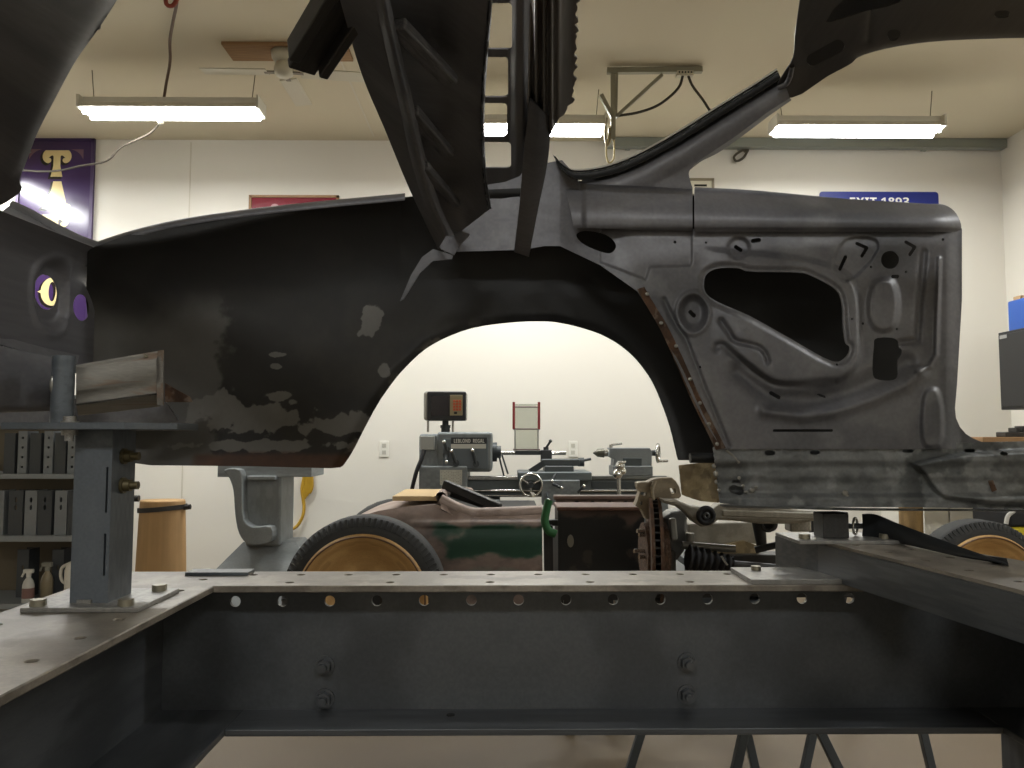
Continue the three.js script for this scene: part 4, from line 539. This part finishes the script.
{
  const g = thing('old_roadster', 'stripped old roadster body with worn green and primer paint and a tan wheel', 'car');
  const c = W(365, 591, 3.85); oldWheel(g, c.x, .385, -3.85, .383);
  const mPaint = new THREE.MeshStandardMaterial({ roughness: .5, metalness: .1, map: tex(512, 256, (u, v) => { const n = fbm(u * 9, v * 7, 5), n3 = fbm(u * 60, v * 40, 3); let c = mix3([.50, .43, .39], [.42, .36, .33], n); const dk = sst(.5, .75, fbm(u * 14 + 5, v * 10, 4)); c = mix3(c, [.26, .23, .21], dk * .45); const gm = sst(.0, .22, Math.min((u - .56) / .16, (1.04 - u) / .08, (v - .50) / .10, (.80 - v) / .08) * .45 + (n - .5) * .55); c = mix3(c, mix3([.07, .25, .165], [.05, .19, .13], n3), gm); const wv = sst(.1, .35, (1 - Math.hypot((u - .78) / .2, (v - .34) / .10)) + (n - .5) * 1.6); c = mix3(c, [.42, .40, .36], wv); const k = .92 + .16 * n3; return c.map(q => q * k); }) });
  const zs = 4.05, side = [[300, 590], [312, 560], [330, 535], [350, 520], [378, 511], [410, 506], [440, 505], [452, 509], [465, 515], [480, 519], [542, 518], [543, 620], [300, 640]];
  const A0 = W(300, 620, zs), A1 = W(545, 500, zs);
  add(g, 'side_panel', sheet({ x0: 296, x1: 548, y0: 500, y1: 644, s: 3, f: sdPoly(side), pos: (x, y) => W(x, y, zs + .10 * Math.pow(clamp((545 - y) / 45, 0, 1), 2) - .02 * Math.exp(-Math.pow((y - 524) / 2.2, 2)) * sst(400, 430, x)), uv: v => [(v.x - A0.x) / (A1.x - A0.x), (v.y - A0.y) / (A1.y - A0.y)], t: .003 }), mPaint, 'worn side panel with green paint patch');
  const tp = [[300, 590], [312, 560], [330, 536], [350, 521], [378, 512], [410, 507], [440, 504]]; const mPrim = mottled(0x9b8a80, 0x847369, .6, 0, 6, 2);
  add(g, 'rear_deck', strip([railN(tp.map(p => [...p, zs + .10]), 24), railN(tp.map(p => [...p, zs + .1]), 24).map(v => V(v.x, v.y + .004, v.z - .4)), railN(tp.map(p => [...p, zs + .1]), 24).map(v => V(v.x, v.y, v.z - .85))], .003), mPrim, 'primer coloured rear deck');
  const ck = [[440, 499, zs + .1], [447, 503, zs + .1], [460, 509, zs + .09], [472, 513, zs + .09], [490, 513, zs + .09], [542, 511, zs + .09]];
  add(g, 'cockpit_roll', tube(railN(ck, 20), .03, 40, 10), mPrim); add(g, 'cowl_side', strip([railN(ck.map(([x, y, d]) => [x, y + 3, d - .02]), 24), railN(ck.map(([x, y, d]) => [x + 1, y + 10, d - .05]), 24)], .003), mPrim);
  add(g, 'cockpit_roll', tube([W(441, 497, zs + .1), W(446, 491, zs + .4), W(452, 490, zs + .8), W(470, 492, zs + 1.0)], .028, 30, 10), mPrim); add(g, 'cockpit_interior', pb(448, 512, 540, 620, zs + .16, .75), mBlack); add(g, 'chassis_side', bx(A0.x, .25, -zs - .02, A1.x, .36, -zs - .9, .01), mPrimerDark);
  add(g, 'seat_bar', bar(W(444, 484, zs + .25), W(500, 508, zs + .12), .05, .05, .01), mBlackGloss, 'black bar leaning in the cockpit'); add(g, 'seat_bar', bar(W(452, 492, zs + .3), W(492, 506, zs + .2), .05, .05, .01), mPrimerDark);
  { const cx = W(365, 591, 3.85).x; add(g, 'axle', cyl(V(cx, .385, -3.9), V(cx, .385, -5.0), .035), mPrimerDark); const l = new THREE.TorusGeometry(.3, .075, 12, 36); l.translate(cx, .385, -5.0); add(g, 'far_tyre', l, mTyre); add(g, 'cowl_stand', bx(A1.x - .3, 0, -zs - .3, A1.x - .1, .25, -zs - .5, .01), mPrimerDark); }
}
solo('cardboard_sheet', 'flat tan cardboard sheet lying on the rear deck of the old roadster', 'cardboard', (() => { const a = W(391, 500, 4.15), b = W(437, 500, 4.15), y = W(437, 504, 4.15).y + .012; return bx(a.x, y, -4.2, b.x, y + .025, -4.75, .004); })(), M(0xb39a72, .8));
{ const g = thing('spare_wheel', 'black tyre on a tan wheel standing behind the slotted outrigger', 'wheel'); const z = -4.33, c = W(990, 588, 4.25); oldWheel(g, c.x, .347, z, .347); }
{ // wooden stump
  const g = thing('wood_stump', 'tall light wooden stump bound with a dark iron strap', 'stump'); const d = 4.9, a = W(133, 501, d), b = W(179, 501, d), cx = (a.x + b.x) / 2, r = (b.x - a.x) / 2;
  const prof = [[0, 0], [r * 1.16, 0], [r * 1.13, .15], [r * 1.07, a.y * .55], [r * 1.0, a.y - .08], [r * .98, a.y - .01], [r * .95, a.y], [0, a.y]].map(p => new THREE.Vector2(...p)); const l = new THREE.LatheGeometry(prof, 32); l.scale(1, 1, .7); l.translate(cx, 0, -d - r * .7); add(g, 'log', l, mWood);
  const y = W(160, 512, d).y; const pts = []; for (let k = 0; k <= 24; k++) { const t = k / 24 * Math.PI * 2; pts.push(V(cx + Math.cos(t) * r * 1.03, y + .012 * Math.cos(t), -d - r * .7 + Math.sin(t) * r * .73)); } const up = pts.map(p => V(p.x, p.y + .028, p.z)); add(g, 'iron_strap', merge([strip([pts, up], .006)]), mPrimerDark); const e = W(184, 508, d); add(g, 'strap_bolt', cyl(V(cx + r, y + .02, -d - .08), V(cx + r + .04, y + .025, -d - .08), .016, .016, 8), mPrimerDark); add(g, 'strap_bolt', cyl(V(cx - r, y + .075, -d - .08), V(cx - r - .035, y + .075, -d - .08), .02, .02, 8), mPrimerDark);
}
{ // cast machine pedestal
  const g = thing('machine_pedestal', 'grey cast iron machine pedestal with flared base under the quarter panel', 'pedestal'); const d = 5.45, mm = mottled(0x7d8181, 0x6f7373, .5, .1, 4, 1.5);
  const a = W(243, 552, d), b = W(288, 552, d), cx = (a.x + b.x) / 2, yb = W(260, 543, d).y;
  const col = W(240, 470, d), colr = W(291, 470, d), top = W(260, 440, d).y;
  add(g, 'column', bx(W(246, 500, d).x, yb - .02, -d, W(281, 500, d).x, W(260, 464, d).y, -d - .34, .015), mm);
  add(g, 'flange', bx(W(218, 470, d).x, W(218, 477, d).y, -d + .01, W(312, 470, d).x, W(218, 462, d).y, -d - .36, .004), mm);
  add(g, 'cast_rib', prism([[224, 470], [240, 470], [242, 490], [244, 520], [252, 527], [271, 527], [271, 541], [255, 545], [246, 543], [239, 534], [235, 515], [233, 490], [229, 478]], d - .10, .12, { smooth: 3, bevel: .006 }), mm); add(g, 'boss', pb(252, 527, 272, 541, d - .08, .1, .01), mm); add(g, 'boss_bolt', cyl(W(264, 535, d - .08), W(264, 535, d - .09), .02), mm); add(g, 'upper_lip', pb(247, 476, 275, 480, d - .06, .08, .006), mm);
  const s = 2, base = new THREE.CylinderGeometry(.25, .78, yb, 4, 1); base.rotateY(Math.PI / 4); base.scale(1, 1, .75); base.translate((W(246, 500, d).x + colr.x) / 2, yb / 2, -d - .18); base.deleteAttribute('normal'); const bn = base.toNonIndexed(); bn.computeVertexNormals(); add(g, 'flared_base', bn, mm);
}
solo('yellow_cord', 'yellow extension cord bundled and hanging behind the cast pedestal', 'cord', (() => { const d = 6.375; const P = (x, y) => W(x, y, d); const L = [cyl(P(303, 464), V(P(303, 464).x, P(303, 464).y, ZB), .012)]; for (let k = 0; k < 4; k++) L.push(tube([P(305 + k * 2, 465), P(304 + k * 2.3, 478 + k), P(302 + k * 2.4, 490 + k), P(304 + k * 2.2, 500 - k * 3), P(306 + k * 2, 486), P(306 + k * 1.5, 465)], .014, 30, 6)); L.push(tube([P(303, 498), P(304, 508), P(302, 518), P(296, 527), P(287, 531), P(282, 532)], .013, 30, 6)); return merge(L); })(), M(0xb08a1e, .6));

// ------------------------------------------------------------------ shelf unit with jig parts
{
  const d = 5.0; const g = thing('steel_shelf', 'grey steel shelf unit stacked with jig brackets behind the square post', 'shelf');
  const xl = W(-70, 500, d).x, xr = W(100, 500, d).x, ys = [[474, .03], [536, .035], [604, .03]].map(([y, t]) => [W(40, y, d).y, t]), back = -d - .45, tp = W(40, 400, d).y;
  const mS = M(0x8d9296, .5, .2); for (const [y, t] of ys) add(g, 'shelf_board', bx(xl, y - t, -d, xr, y, back, .003), mS); add(g, 'shelf_board', bx(xl, tp, -d, xr, tp + .03, back, .003), mS); for (const x of [xl, xr - .04]) for (const z of [-d - .01, back + .04]) add(g, 'upright', bx(x, 0, z, x + .04, tp, z - .04), mS); add(g, 'back_panel', bx(xl, .05, back, xr, tp, back - .01), M(0x6a604f, .8));
  const brac = (x0, x1, y0, shelf, dark, holes, label) => { const k = thing('jig_bracket', label, 'bracket', 'jig brackets on the shelf'); const yb = ys[shelf][0], yt = W(30, y0, d).y, a = W(x0, 500, d + .04).x, b = W(x1, 500, d + .04).x, z = -d - (shelf === 2 ? .2 : .04); const m = dark ? M(0x4a4d50, .5, .2) : M(0x83878a, .5, .2); const s = shapeOf([[a, yb], [b, yb], [b, yt], [a, yt]]); for (let q = 0; q < holes; q++) { const p = new THREE.Path(); const cy = holes > 2 ? lerp(yb, yt, (q + .7) / (holes + .4)) : lerp(yb, yt, .62 + q * .17); p.absellipse((a + b) / 2, cy, .008, holes > 2 ? .008 : .017, 0, Math.PI * 2, true); s.holes.push(p); } const e = new THREE.ExtrudeGeometry(s, { depth: .008, bevelEnabled: false, curveSegments: 6 }); e.translate(0, 0, z - .008); add(k, 'face_flange', e, m); add(k, 'side_flange', bx(b - .008, yb, z - .008, b, yt, z - .12), m); add(k, 'rear_web', bx(a, yb, z - .1, b - .008, yt, z - .108), M(0x2c2e30, .6)); };
  const nth = ['nearest the square post', 'second from the square post', 'third from the square post'];
  [66, 42, 16].forEach((x, i) => brac(x, x + 9, 431, 0, false, 4, `pale bracket with a row of holes on the upper shelf, ${nth[i]}`));
  [53, 28, 2].forEach((x, i) => brac(x, x + 11, 433, 0, true, 0, `dark plain bracket standing on the upper shelf, ${nth[i]}`));
  [55, 25, -8].forEach((x, i) => brac(x, x + 12, 491, 1, false, 2, `pale bracket with two slots on the middle shelf, ${nth[i]}`));
  [68, 38, 9].forEach((x, i) => brac(x, x + 14, 491, 1, true, 2, `dark bracket with two slots on the middle shelf, ${nth[i]}`));
  brac(40, 52, 554, 2, true, 1, 'dark post bracket on the lowest shelf beside the amber spray bottle'); brac(4, 16, 554, 2, true, 1, 'dark post bracket on the lowest shelf beside the white spray bottle');
  const yb = ys[2][0]; const bottle = (name, x, r, hh, mB, mT, label, lab) => { const k = thing(name, label, 'bottle'); const c = W(x, 590, d + .02), z = -d - .02 - r - (lab ? 0 : .08); const l = new THREE.LatheGeometry([[0, 0], [r, 0], [r, hh * .5], [r * .8, hh * .62], [r * .35, hh * .74], [r * .35, hh * .8], [0, hh * .8]].map(p => new THREE.Vector2(...p)), 20); l.translate(c.x, yb, z); const bm = add(k, 'bottle_body', l, mB); if (lab) add(bm, 'bottle_label', (() => { const q = new THREE.CylinderGeometry(r * 1.02, r * 1.02, hh * .3, 20, 1, true); q.translate(c.x, yb + hh * .28, z); return q; })(), lab); const y = yb + hh * .78; add(k, 'spray_head', merge([bx(c.x - r * .9, y + hh * .08, z - r * .4, c.x + r * .8, y + hh * .2, z + r * .4, .005), cyl(V(c.x, y - .005, z), V(c.x, y + hh * .12, z), r * .42), bar(V(c.x - r * .8, y + hh * .12, z), V(c.x - r * 1.25, y - hh * .03, z), .01, .01)]), mT); };
  bottle('spray_bottle', 25, .034, .205, M(0xc9c7c0, .3), M(0xd9d7cf, .4), 'white spray bottle with a red label on the lowest shelf', M(0x80605a, .5)); bottle('amber_spray_bottle', 36, .036, .235, M(0x8f8268, .3), M(0x8b887c, .5), 'dull amber spray bottle beside the white spray bottle', null);
  { const k = thing('white_jug', 'white plastic jug on the lowest shelf beside the square post', 'jug'); const c = W(67, 590, d), z = -d - .1; const l = new THREE.LatheGeometry([[0, 0], [.06, 0], [.065, .02], [.065, .19], [.05, .235], [.02, .25], [.02, .27], [0, .27]].map(p => new THREE.Vector2(...p)), 24); l.translate(c.x, yb, z); add(k, 'jug_body', l, M(0xdedbd0, .4)); add(k, 'jug_handle', tube([V(c.x - .05, yb + .225, z), V(c.x - .09, yb + .2, z), V(c.x - .09, yb + .13, z), V(c.x - .06, yb + .1, z)], .01, 16, 8), M(0xdedbd0, .4)); }
  solo('small_black_box', 'small black box standing on the lowest shelf behind the jug', 'box', bx(W(51, 590, d).x, yb, -d - .2, W(62, 590, d).x, yb + .1, -d - .3, .005), mBlack);
}

// ------------------------------------------------------------------ suspension subframe on trestles
{
  const d = 2.35, g = thing('suspension_subframe', 'cast suspension subframe with rusty brake disc and control arm', 'suspension'); const P = (x, y, k = 0) => W(x, y, d + k);
  const hub = P(655, 552), R = .16;
  const disc = add(g, 'brake_disc', (() => { const a = []; for (const x of [-.018, .006]) { const s = new THREE.Shape(); s.absarc(0, 0, R, 0, Math.PI * 2); const p = new THREE.Path(); p.absarc(0, 0, R * .55, 0, Math.PI * 2, true); s.holes.push(p); const e = new THREE.ExtrudeGeometry(s, { depth: .009, bevelEnabled: false, curveSegments: 40 }); e.rotateY(Math.PI / 2 - .12); e.translate(hub.x + x, hub.y, hub.z); a.push(e); } return merge(a); })(), mRust, 'rusty vented brake disc'); { const vs = []; for (let k = 0; k < 46; k++) { const t = k / 46 * Math.PI * 2; const b = new THREE.BoxGeometry(.02, R * .42, .005); b.translate(0, R * .77, 0); b.rotateX(t); b.rotateY(-.12); b.translate(hub.x, hub.y, hub.z); vs.push(b); } add(disc, 'cooling_vanes', merge(vs), mPrimerDark).userData.kind = 'stuff'; }
  add(g, 'hub_hat', cyl(V(hub.x - .035, hub.y, hub.z), V(hub.x + .03, hub.y, hub.z), .085, .085, 28), mRust); for (const [x, y] of [[640, 531], [642, 535], [637, 551], [642, 557]]) add(g, 'wheel_stud', cyl(P(x - 3, y, -.04), P(x + 8, y, -.03), .006), mChrome);
  // beige knuckle bracket
  add(g, 'knuckle_bracket', prism([[637.4, 483], [641.5, 482], [648, 482], [654, 479], [660, 478], [672, 477.5], [676, 481], [679.5, 487], [681.5, 496], [679, 498.5], [664, 499], [659, 501], [654, 508], [651, 519], [646, 519], [642, 510], [635.6, 505.5], [638, 499], [640, 492], [637.4, 487]], d - .02, .05, { bevel: .002, holes: [[[640.3, 491], [648.5, 492], [646, 497], [639.5, 495.6]], [[639, 500], [643, 501.5], [642.7, 506], [638.6, 505]], [[669, 487.5], [675.5, 487.5], [678, 493.5], [671, 494.5]]] }), mBeige, 'beige cast bracket with square holes');
  add(g, 'knuckle_ridge', tube([P(655, 481, -.025), P(652, 490, -.03), P(653, 500, -.03)], .006, 16, 8), mBeige);
  // aluminium control arm
  add(g, 'control_arm', merge([prism([[662, 499], [678, 500], [692, 506], [702, 507], [712, 510], [719, 504], [740, 503], [762, 504], [800, 510], [816, 511], [816, 521], [790, 524], [760, 524], [735, 521], [718, 520], [712, 526], [702, 527], [694, 522], [686, 513], [678, 507], [664, 503]], d - .1, .06, { bevel: .006 }), bar(W(722, 513, d - .115), W(814, 516, d - .115), .014, .018, .004)]), mAlu, 'cast aluminium control arm');
  const bc = W(706, 515.5, d - .125); add(g, 'bushing', merge([(() => { const t = new THREE.TorusGeometry(.020, .0075, 10, 28); t.translate(bc.x, bc.y, bc.z); return t; })(), cyl(V(bc.x, bc.y, bc.z - .03), V(bc.x, bc.y, bc.z + .004), .018, .018, 20)]), mRubber, 'black rubber bushing'); add(g, 'bushing_sleeve', (() => { const t = new THREE.TorusGeometry(.0065, .003, 8, 18); t.translate(bc.x, bc.y, bc.z + .006); return t; })(), mDarkBolt);
  // upright casting, steering and boot
  add(g, 'upright_casting', prism([[664, 518], [672, 512], [684, 510], [688, 513], [687, 530], [690, 540], [684, 552], [678, 560], [668, 562], [664, 545], [666, 530]], d - .01, .09, { bevel: .008 }), M(0x6d6e6c, .35, .6)); add(g, 'caliper_bracket', bar(P(672, 518, -.03), P(674, 540, -.03), .02, .025, .006), M(0xa5a5a0, .3, .7)); add(g, 'lower_casting', pb(662, 550, 677, 575, d - .03, .09, .01), M(0x54524e, .5, .4)); add(g, 'ball_joint', merge([cyl(P(690, 533, -.04), P(690, 546, -.04), .012), cyl(P(682, 545, -.05), P(735, 549, -.05), .011)]), M(0x7a7974, .35, .6));
  const boot = [[0, .012]]; const bp = []; for (let k = 0; k <= 40; k++) { const u = k / 40; bp.push(new THREE.Vector2(lerp(.034, .02, u) + .004 * Math.sin(u * 44), u * .13)); } const bl = new THREE.LatheGeometry([new THREE.Vector2(0, 0), ...bp, new THREE.Vector2(0, .13)], 28); bl.rotateZ(-Math.PI / 2 - .14); const b0 = P(687, 557, -.06); bl.translate(b0.x, b0.y, b0.z); add(g, 'axle_boot', bl, mRubber, 'ribbed black rubber boot'); add(g, 'boot_clamp', bar(P(721, 556, -.09), P(727, 565, -.09), .006, .006), mSteel); add(g, 'drive_shaft', cyl(P(722, 564, -.06), P(790, 570, -.06), .013), mPrimerDark);
  // frame box behind
  add(g, 'cross_member', prism([[688, 524], [760, 522], [764, 545], [740, 542], [700, 549], [690, 548]], d + .1, .12, { bevel: .004, holes: [[[745.5, 529], [748.5, 529], [748.5, 533], [745.5, 533]]] }), mAlu); add(g, 'cross_member', prism([[700, 549], [745, 541], [758, 546], [758, 556], [702, 553]], d + .08, .03), mTan); add(g, 'lower_frame', pb(690, 555, 810, 580, d + .05, .08, .004), mPrimerDark); add(g, 'steering_joint', merge([cyl(P(758, 518, -.02), P(762, 548, -.02), .02, .014), ball(P(770, 524, -.04), .022), cyl(P(755, 550, -.03), P(785, 543, -.05), .01), (() => { const t = new THREE.TorusGeometry(.018, .006, 8, 20); const p = P(768, 524, -.07); t.translate(p.x, p.y, p.z); return t; })()]), M(0x3a3a3a, .4, .5)); add(g, 'pivot_ear', pb(790, 517, 812, 532, d - .05, .05, .006), mAlu); add(g, 'side_plate', pb(812, 512, 850, 575, d + .04, .03, .003), mPrimerDark); 
  add(g, 'carrier_beam', bx(P(640, 580).x, P(640, 605).y, -d - .1, P(940, 580).x, P(640, 582).y, -d - .2, .004), mPrimerDark); add(g, 'carrier_strut', bx(P(700, 580).x, P(640, 583).y, -d - .05, P(800, 580).x, P(640, 570).y, -d - .18), mPrimerDark);
}
{ // black arm lying behind the outrigger
  const bo = [[862, 538], [878, 539.5], [897, 542.5], [925, 549], [965, 558], [1006, 564]], to = [[862, 514], [874, 514], [897, 523], [930, 535.5], [968, 549.5], [1006, 562.5]];
  const rb = railN(bo.map(p => [p[0], p[1], -.181]), 30, H), rt = railN(to.map((p, i) => [p[0], p[1], 1]), 30, (x, y) => V(x, y, 0)).map((p, i) => W(p.x, p.y, -rb[i].z));
  const mid = rb.map((p, i) => p.clone().lerp(rt[i], .45).add(V(-.004, 0, .012)));
  solo('tapered_arm', 'long tapered black steel arm lying on the outrigger beside the block fixture', 'arm', strip([rb, mid, rt], .008), M(0x2c2e30, .35, .3));
}
{ // black box with badge
  const d = 2.75, g = thing('black_steel_tank', 'black scuffed steel box with an oval badge beside the brake disc', 'tank');
  const t = tex(256, 256, (u, v) => { const n = fbm(u * 6, v * 6, 5), s = sst(.55, .7, n); let c = mix3([.07, .068, .065], [.24, .2, .175], s * .8); c = mix3(c, [.30, .235, .2], sst(.86, .93, v + (n - .5) * .2)); return c; });
  const a = W(558, 510, d), b = W(645, 600, d); const fp = new THREE.PlaneGeometry(b.x - a.x, a.y - b.y); fp.translate((a.x + b.x) / 2, (a.y + b.y) / 2, -d + .0015);
  add(g, 'box_body', merge([bx(a.x, b.y, -d, b.x, a.y, -d - .18, .01), bx(a.x, b.y, -d - .17, b.x, a.y - .1, -d - .64, .01)]), mPrimerDark); add(g, 'front_face', fp, new THREE.MeshStandardMaterial({ map: t, roughness: .4 })); add(g, 'top_edge', pb(557, 507, 649, 511, d - .015, .2, .005), mottled(0x6a4c3c, 0x55392e, .6, .1, 8, 3)); const o = W(570.5, 541, d - .002); const e = new THREE.CylinderGeometry(.01, .01, .004, 24); e.rotateX(Math.PI / 2); e.scale(1.1, 2.1, 1); e.translate(o.x, o.y, -d + .003); add(g, 'oval_badge', e, M(0x7d786c, .4, .4), 'small oval badge');
  add(g, 'rear_rail', prism([[556, 498], [640, 496], [640, 526], [556, 526]], d + .25, .05, { holes: [577, 593, 610, 626].map(x => circlePts(x, 504, 3.4, 3.2, 16)) }), mottled(0x7d6a5c, 0x66564b, .6, .1, 8, 3)); add(g, 'rear_rail_top', pb(554, 496, 641, 500, d + .24, .07, .005), mottled(0x6a5448, 0x574238, .6, .1, 8, 3)); add(g, 'rear_rail_back', pb(556, 500, 640, 524, d + .32, .01), mBlack);
  for (const x of [a.x + .05, b.x - .09]) for (const z of [-d - .42, -d - .58]) add(g, 'tank_leg', bx(x, 0, z, x + .04, b.y + .01, z - .04, .003), mPrimerDark);
  add(g, 'side_strut', bar(W(548, 525, d), W(549, 600, d), .03, .03), mPrimerDark); add(g, 'link_bracket', pb(548, 520, 560, 526, d + .01, .03, .003), mPrimerDark);
}
{ const d = 2.72, P = (x, y) => W(x, y, d); solo('green_hose', 'short green hose bent beside the black steel box', 'hose', tube([P(549, 500), P(546, 512), P(545, 522), P(549, 531), P(556, 534)], .014, 24, 10), M(0x2f6a3c, .6)); }
{ // chrome drill chuck tool standing behind
  const d = 4.6; const g = thing('steel_rod_tool', 'bright steel rod tool with a crumpled foil head beside the tailstock', 'tool'); add(g, 'rod', cyl(V(W(622, 505, d).x, 0, -d), W(618.5, 477, d), .012), mSteel); add(g, 'foil_head', merge([ball(W(620, 466, d), .028), ball(W(617.5, 474, d), .03), ball(W(622, 471, d), .024), pb(618, 461, 626, 463.4, d - .02, .04, .004)]), mChrome); add(g, 'foot', cyl(V(W(622, 505, d).x, 0, -d), V(W(622, 505, d).x, .012, -d), .12, .11, 24), mPrimerDark); }
// trestles under the subframe: an A pair of legs at each end of a beam
for (const [xa, ya, xb, yb, xc, yc, xd, yd, d0, d1, label] of [
  [642, 730, 632, 762, 749, 741, 754, 763, 2.70, 3.25, 'dark steel trestle with splayed legs standing under the brake disc'],
  [813, 731, 807, 759, 921, 725, 929, 759, 2.72, 3.27, 'dark steel trestle with splayed legs standing farthest from the brake disc'],
  [745, 727, 736, 768, 818, 727, 838, 768, 2.35, 3.7, 'dark steel trestle between the other two, standing nearer the jig table']]) {
  const g = thing('trestle', label, 'trestle', 'trestles under the subframe'), mm = M(0x454a4e, .45, .3), yt = W(640, 606, 2.35).y; let apex = 0;
  const at = (x0, y0, x1, y1, y) => { const a = W(x0, y0, d0), b = W(x1, y1, d0), k = (y - a.y) / (b.y - a.y); return lerp(a.x, b.x, k); };
  for (const [x0, y0, x1, y1] of [[xa, ya, xb, yb], [xc, yc, xd, yd]]) { const f = at(x0, y0, x1, y1, .012), t = at(x0, y0, x1, y1, yt - .03); apex += t / 2;
    for (const z of [-d0, -d1]) { add(g, 'leg', bar(V(f, .012, z), V(t, yt - .03, z), .026, .026, .003), mm); add(g, 'foot_pad', bx(f - .022, 0, z - .022, f + .022, .012, z + .022), mm); } }
  add(g, 'top_beam', bx(apex - .035, yt - .06, -d0 + .05, apex + .035, yt, -d1 - .05, .004), mm);
}

// ------------------------------------------------------------------ right hand side
{ const x0 = W(998, 333, 5.7).x, yt = W(998, 333, 5.7).y, y0 = W(998, 410, 5.7).y; const g = thing('wall_cabinet', 'black metal wall cabinet on the right wall under the blue box', 'cabinet'); const mm = M(0x1d1e20, .45, .2);
  add(g, 'cabinet_body', bx(x0, y0, -5.7, XR, yt, -4.7, .006), mm); add(g, 'door', bx(x0 - .012, y0 + .02, -5.68, x0, yt - .02, -5.2, .004), mm); add(g, 'door', bx(x0 - .012, y0 + .02, -5.19, x0, yt - .02, -4.72, .004), mm); add(g, 'maker_plate', bx(x0 - .015, yt - .05, -5.66, x0 - .012, yt - .025, -5.58), M(0x8d8d8a, .4)); add(g, 'door_handle', bx(x0 - .03, (yt + y0) / 2 + .05, -5.24, x0 - .012, (yt + y0) / 2 + .09, -5.21, .004), mSteel);
  const b = thing('blue_box', 'bright blue box lying on top of the black wall cabinet', 'box'); const xb = x0 + .05; add(b, 'box_body', bx(xb, yt, -5.66, xb + .35, yt + .22, -5.15, .012), M(0x1f4fa0, .5)); add(b, 'box_flap', bx(xb - .004, yt + .06, -5.45, xb, yt + .21, -5.2, .001), M(0xb9c4d4, .5), 'pale label'); solo('wooden_handle_tool', 'tool with a light wooden handle lying on the blue box', 'tool', merge([bar(V(xb + .05, yt + .235, -5.6), V(xb + .2, yt + .235, -5.2), .035, .025, .006), bx(xb + .03, yt + .222, -5.64, xb + .09, yt + .25, -5.56, .004)]), M(0xa98a62, .6)); }
{ const d = 4.6; const y = W(1000, 437, d).y; const g = thing('work_bench', 'wooden topped bench against the right wall behind the sill', 'bench'); const x0 = W(983, 440, d).x; add(g, 'bench_top', bx(x0, y - .03, -d, XR - .004, y, -5.45, .004), mPly); for (const z of [-d - .05, -5.38]) for (const x of [x0 + .62, XR - .1]) add(g, 'bench_leg', bx(x, 0, z, x + .06, y - .03, z - .06, .003), mPrimerDark);
  const s = thing('metal_part', 'dark toothed metal part lying on the wooden bench', 'metal part'); const bar0 = W(1006, 436, d + .1); add(s, 'part_body', bx(bar0.x, y, -d - .1, bar0.x + .3, y + .03, -d - .2, .006), mPrimerDark); for (let k = 0; k < 6; k++) add(s, 'tooth', bx(bar0.x + .07 + k * .038, y + .03, -d - .11, bar0.x + .09 + k * .038, y + .055 + (k % 2) * .01, -d - .19, .003), mPrimerDark); }
{ const d = 5.5; const g = thing('white_cabinet', 'white base cabinet with plain doors behind the spare wheel', 'cabinet'); const x0 = W(922, 520, d).x, x1 = W(1000, 520, d).x, y = W(930, 470, d).y; const mm = M(0xd9d6cc, .5); add(g, 'cabinet_body', bx(x0, 0, -d, x1, y, -d - .6, .006), mm); const w = (x1 - x0) / 3; for (let k = 0; k < 3; k++) add(g, 'door', bx(x0 + k * w + .006, .08, -d + .018, x0 + (k + 1) * w - .006, y - .03, -d, .004), mm); }
{ const d = 5.0, a = W(900, 520, d), b = W(922, 520, d); solo('cardboard_tube', 'brown cardboard tube standing beside the white base cabinet', 'tube', (() => { const r = (b.x - a.x) / 2, h = W(900, 480, d).y; const l = new THREE.LatheGeometry([[r * .85, h], [r, h], [r, 0], [r * .85, 0], [r * .85, h]].map(p => new THREE.Vector2(...p)), 28); l.translate((a.x + b.x) / 2, 0, -d); return l; })(), mottled(0x8a7048, 0x77603c, .8, 0, 5, 3)); }
{ const d = 4.6; const g = thing('power_tool', 'yellow and black shop machine behind the spare wheel', 'machine'); const a = W(1010, 527, d), b = W(1075, 517, d); add(g, 'housing', bx(a.x, 0, -d, b.x, a.y, -d - .35, .02), M(0xc9b41f, .45)); add(g, 'dark_cover', bx(a.x - .01, a.y, -d + .01, b.x, W(1010, 511, d).y, -d - .36, .02), mRubber); add(g, 'carry_handle', tube([V(a.x + .04, W(1010, 511, d).y, -d - .1), V(a.x + .06, W(1010, 506, d).y, -d - .1), V(a.x + .14, W(1010, 506, d).y, -d - .1), V(a.x + .16, W(1010, 511, d).y, -d - .1)], .012, 16, 8), mBlack); add(g, 'pale_guard', tube([W(1006, 524, d - .01), W(1008, 516, d - .01), W(1014, 511, d - .01)], .012, 12, 8), M(0xbdbab2, .5)); }

// ------------------------------------------------------------------ put every thing's origin at its base
for (const g of tops) {
  g.updateMatrixWorld(true); const b = new THREE.Box3().setFromObject(g), c = V((b.min.x + b.max.x) / 2, b.min.y, (b.min.z + b.max.z) / 2);
  if (g.isMesh) g.geometry.translate(-c.x, -c.y, -c.z); else for (const k of g.children) k.position.sub(c);
  g.position.copy(c);
}
renderer.render(scene, camera);
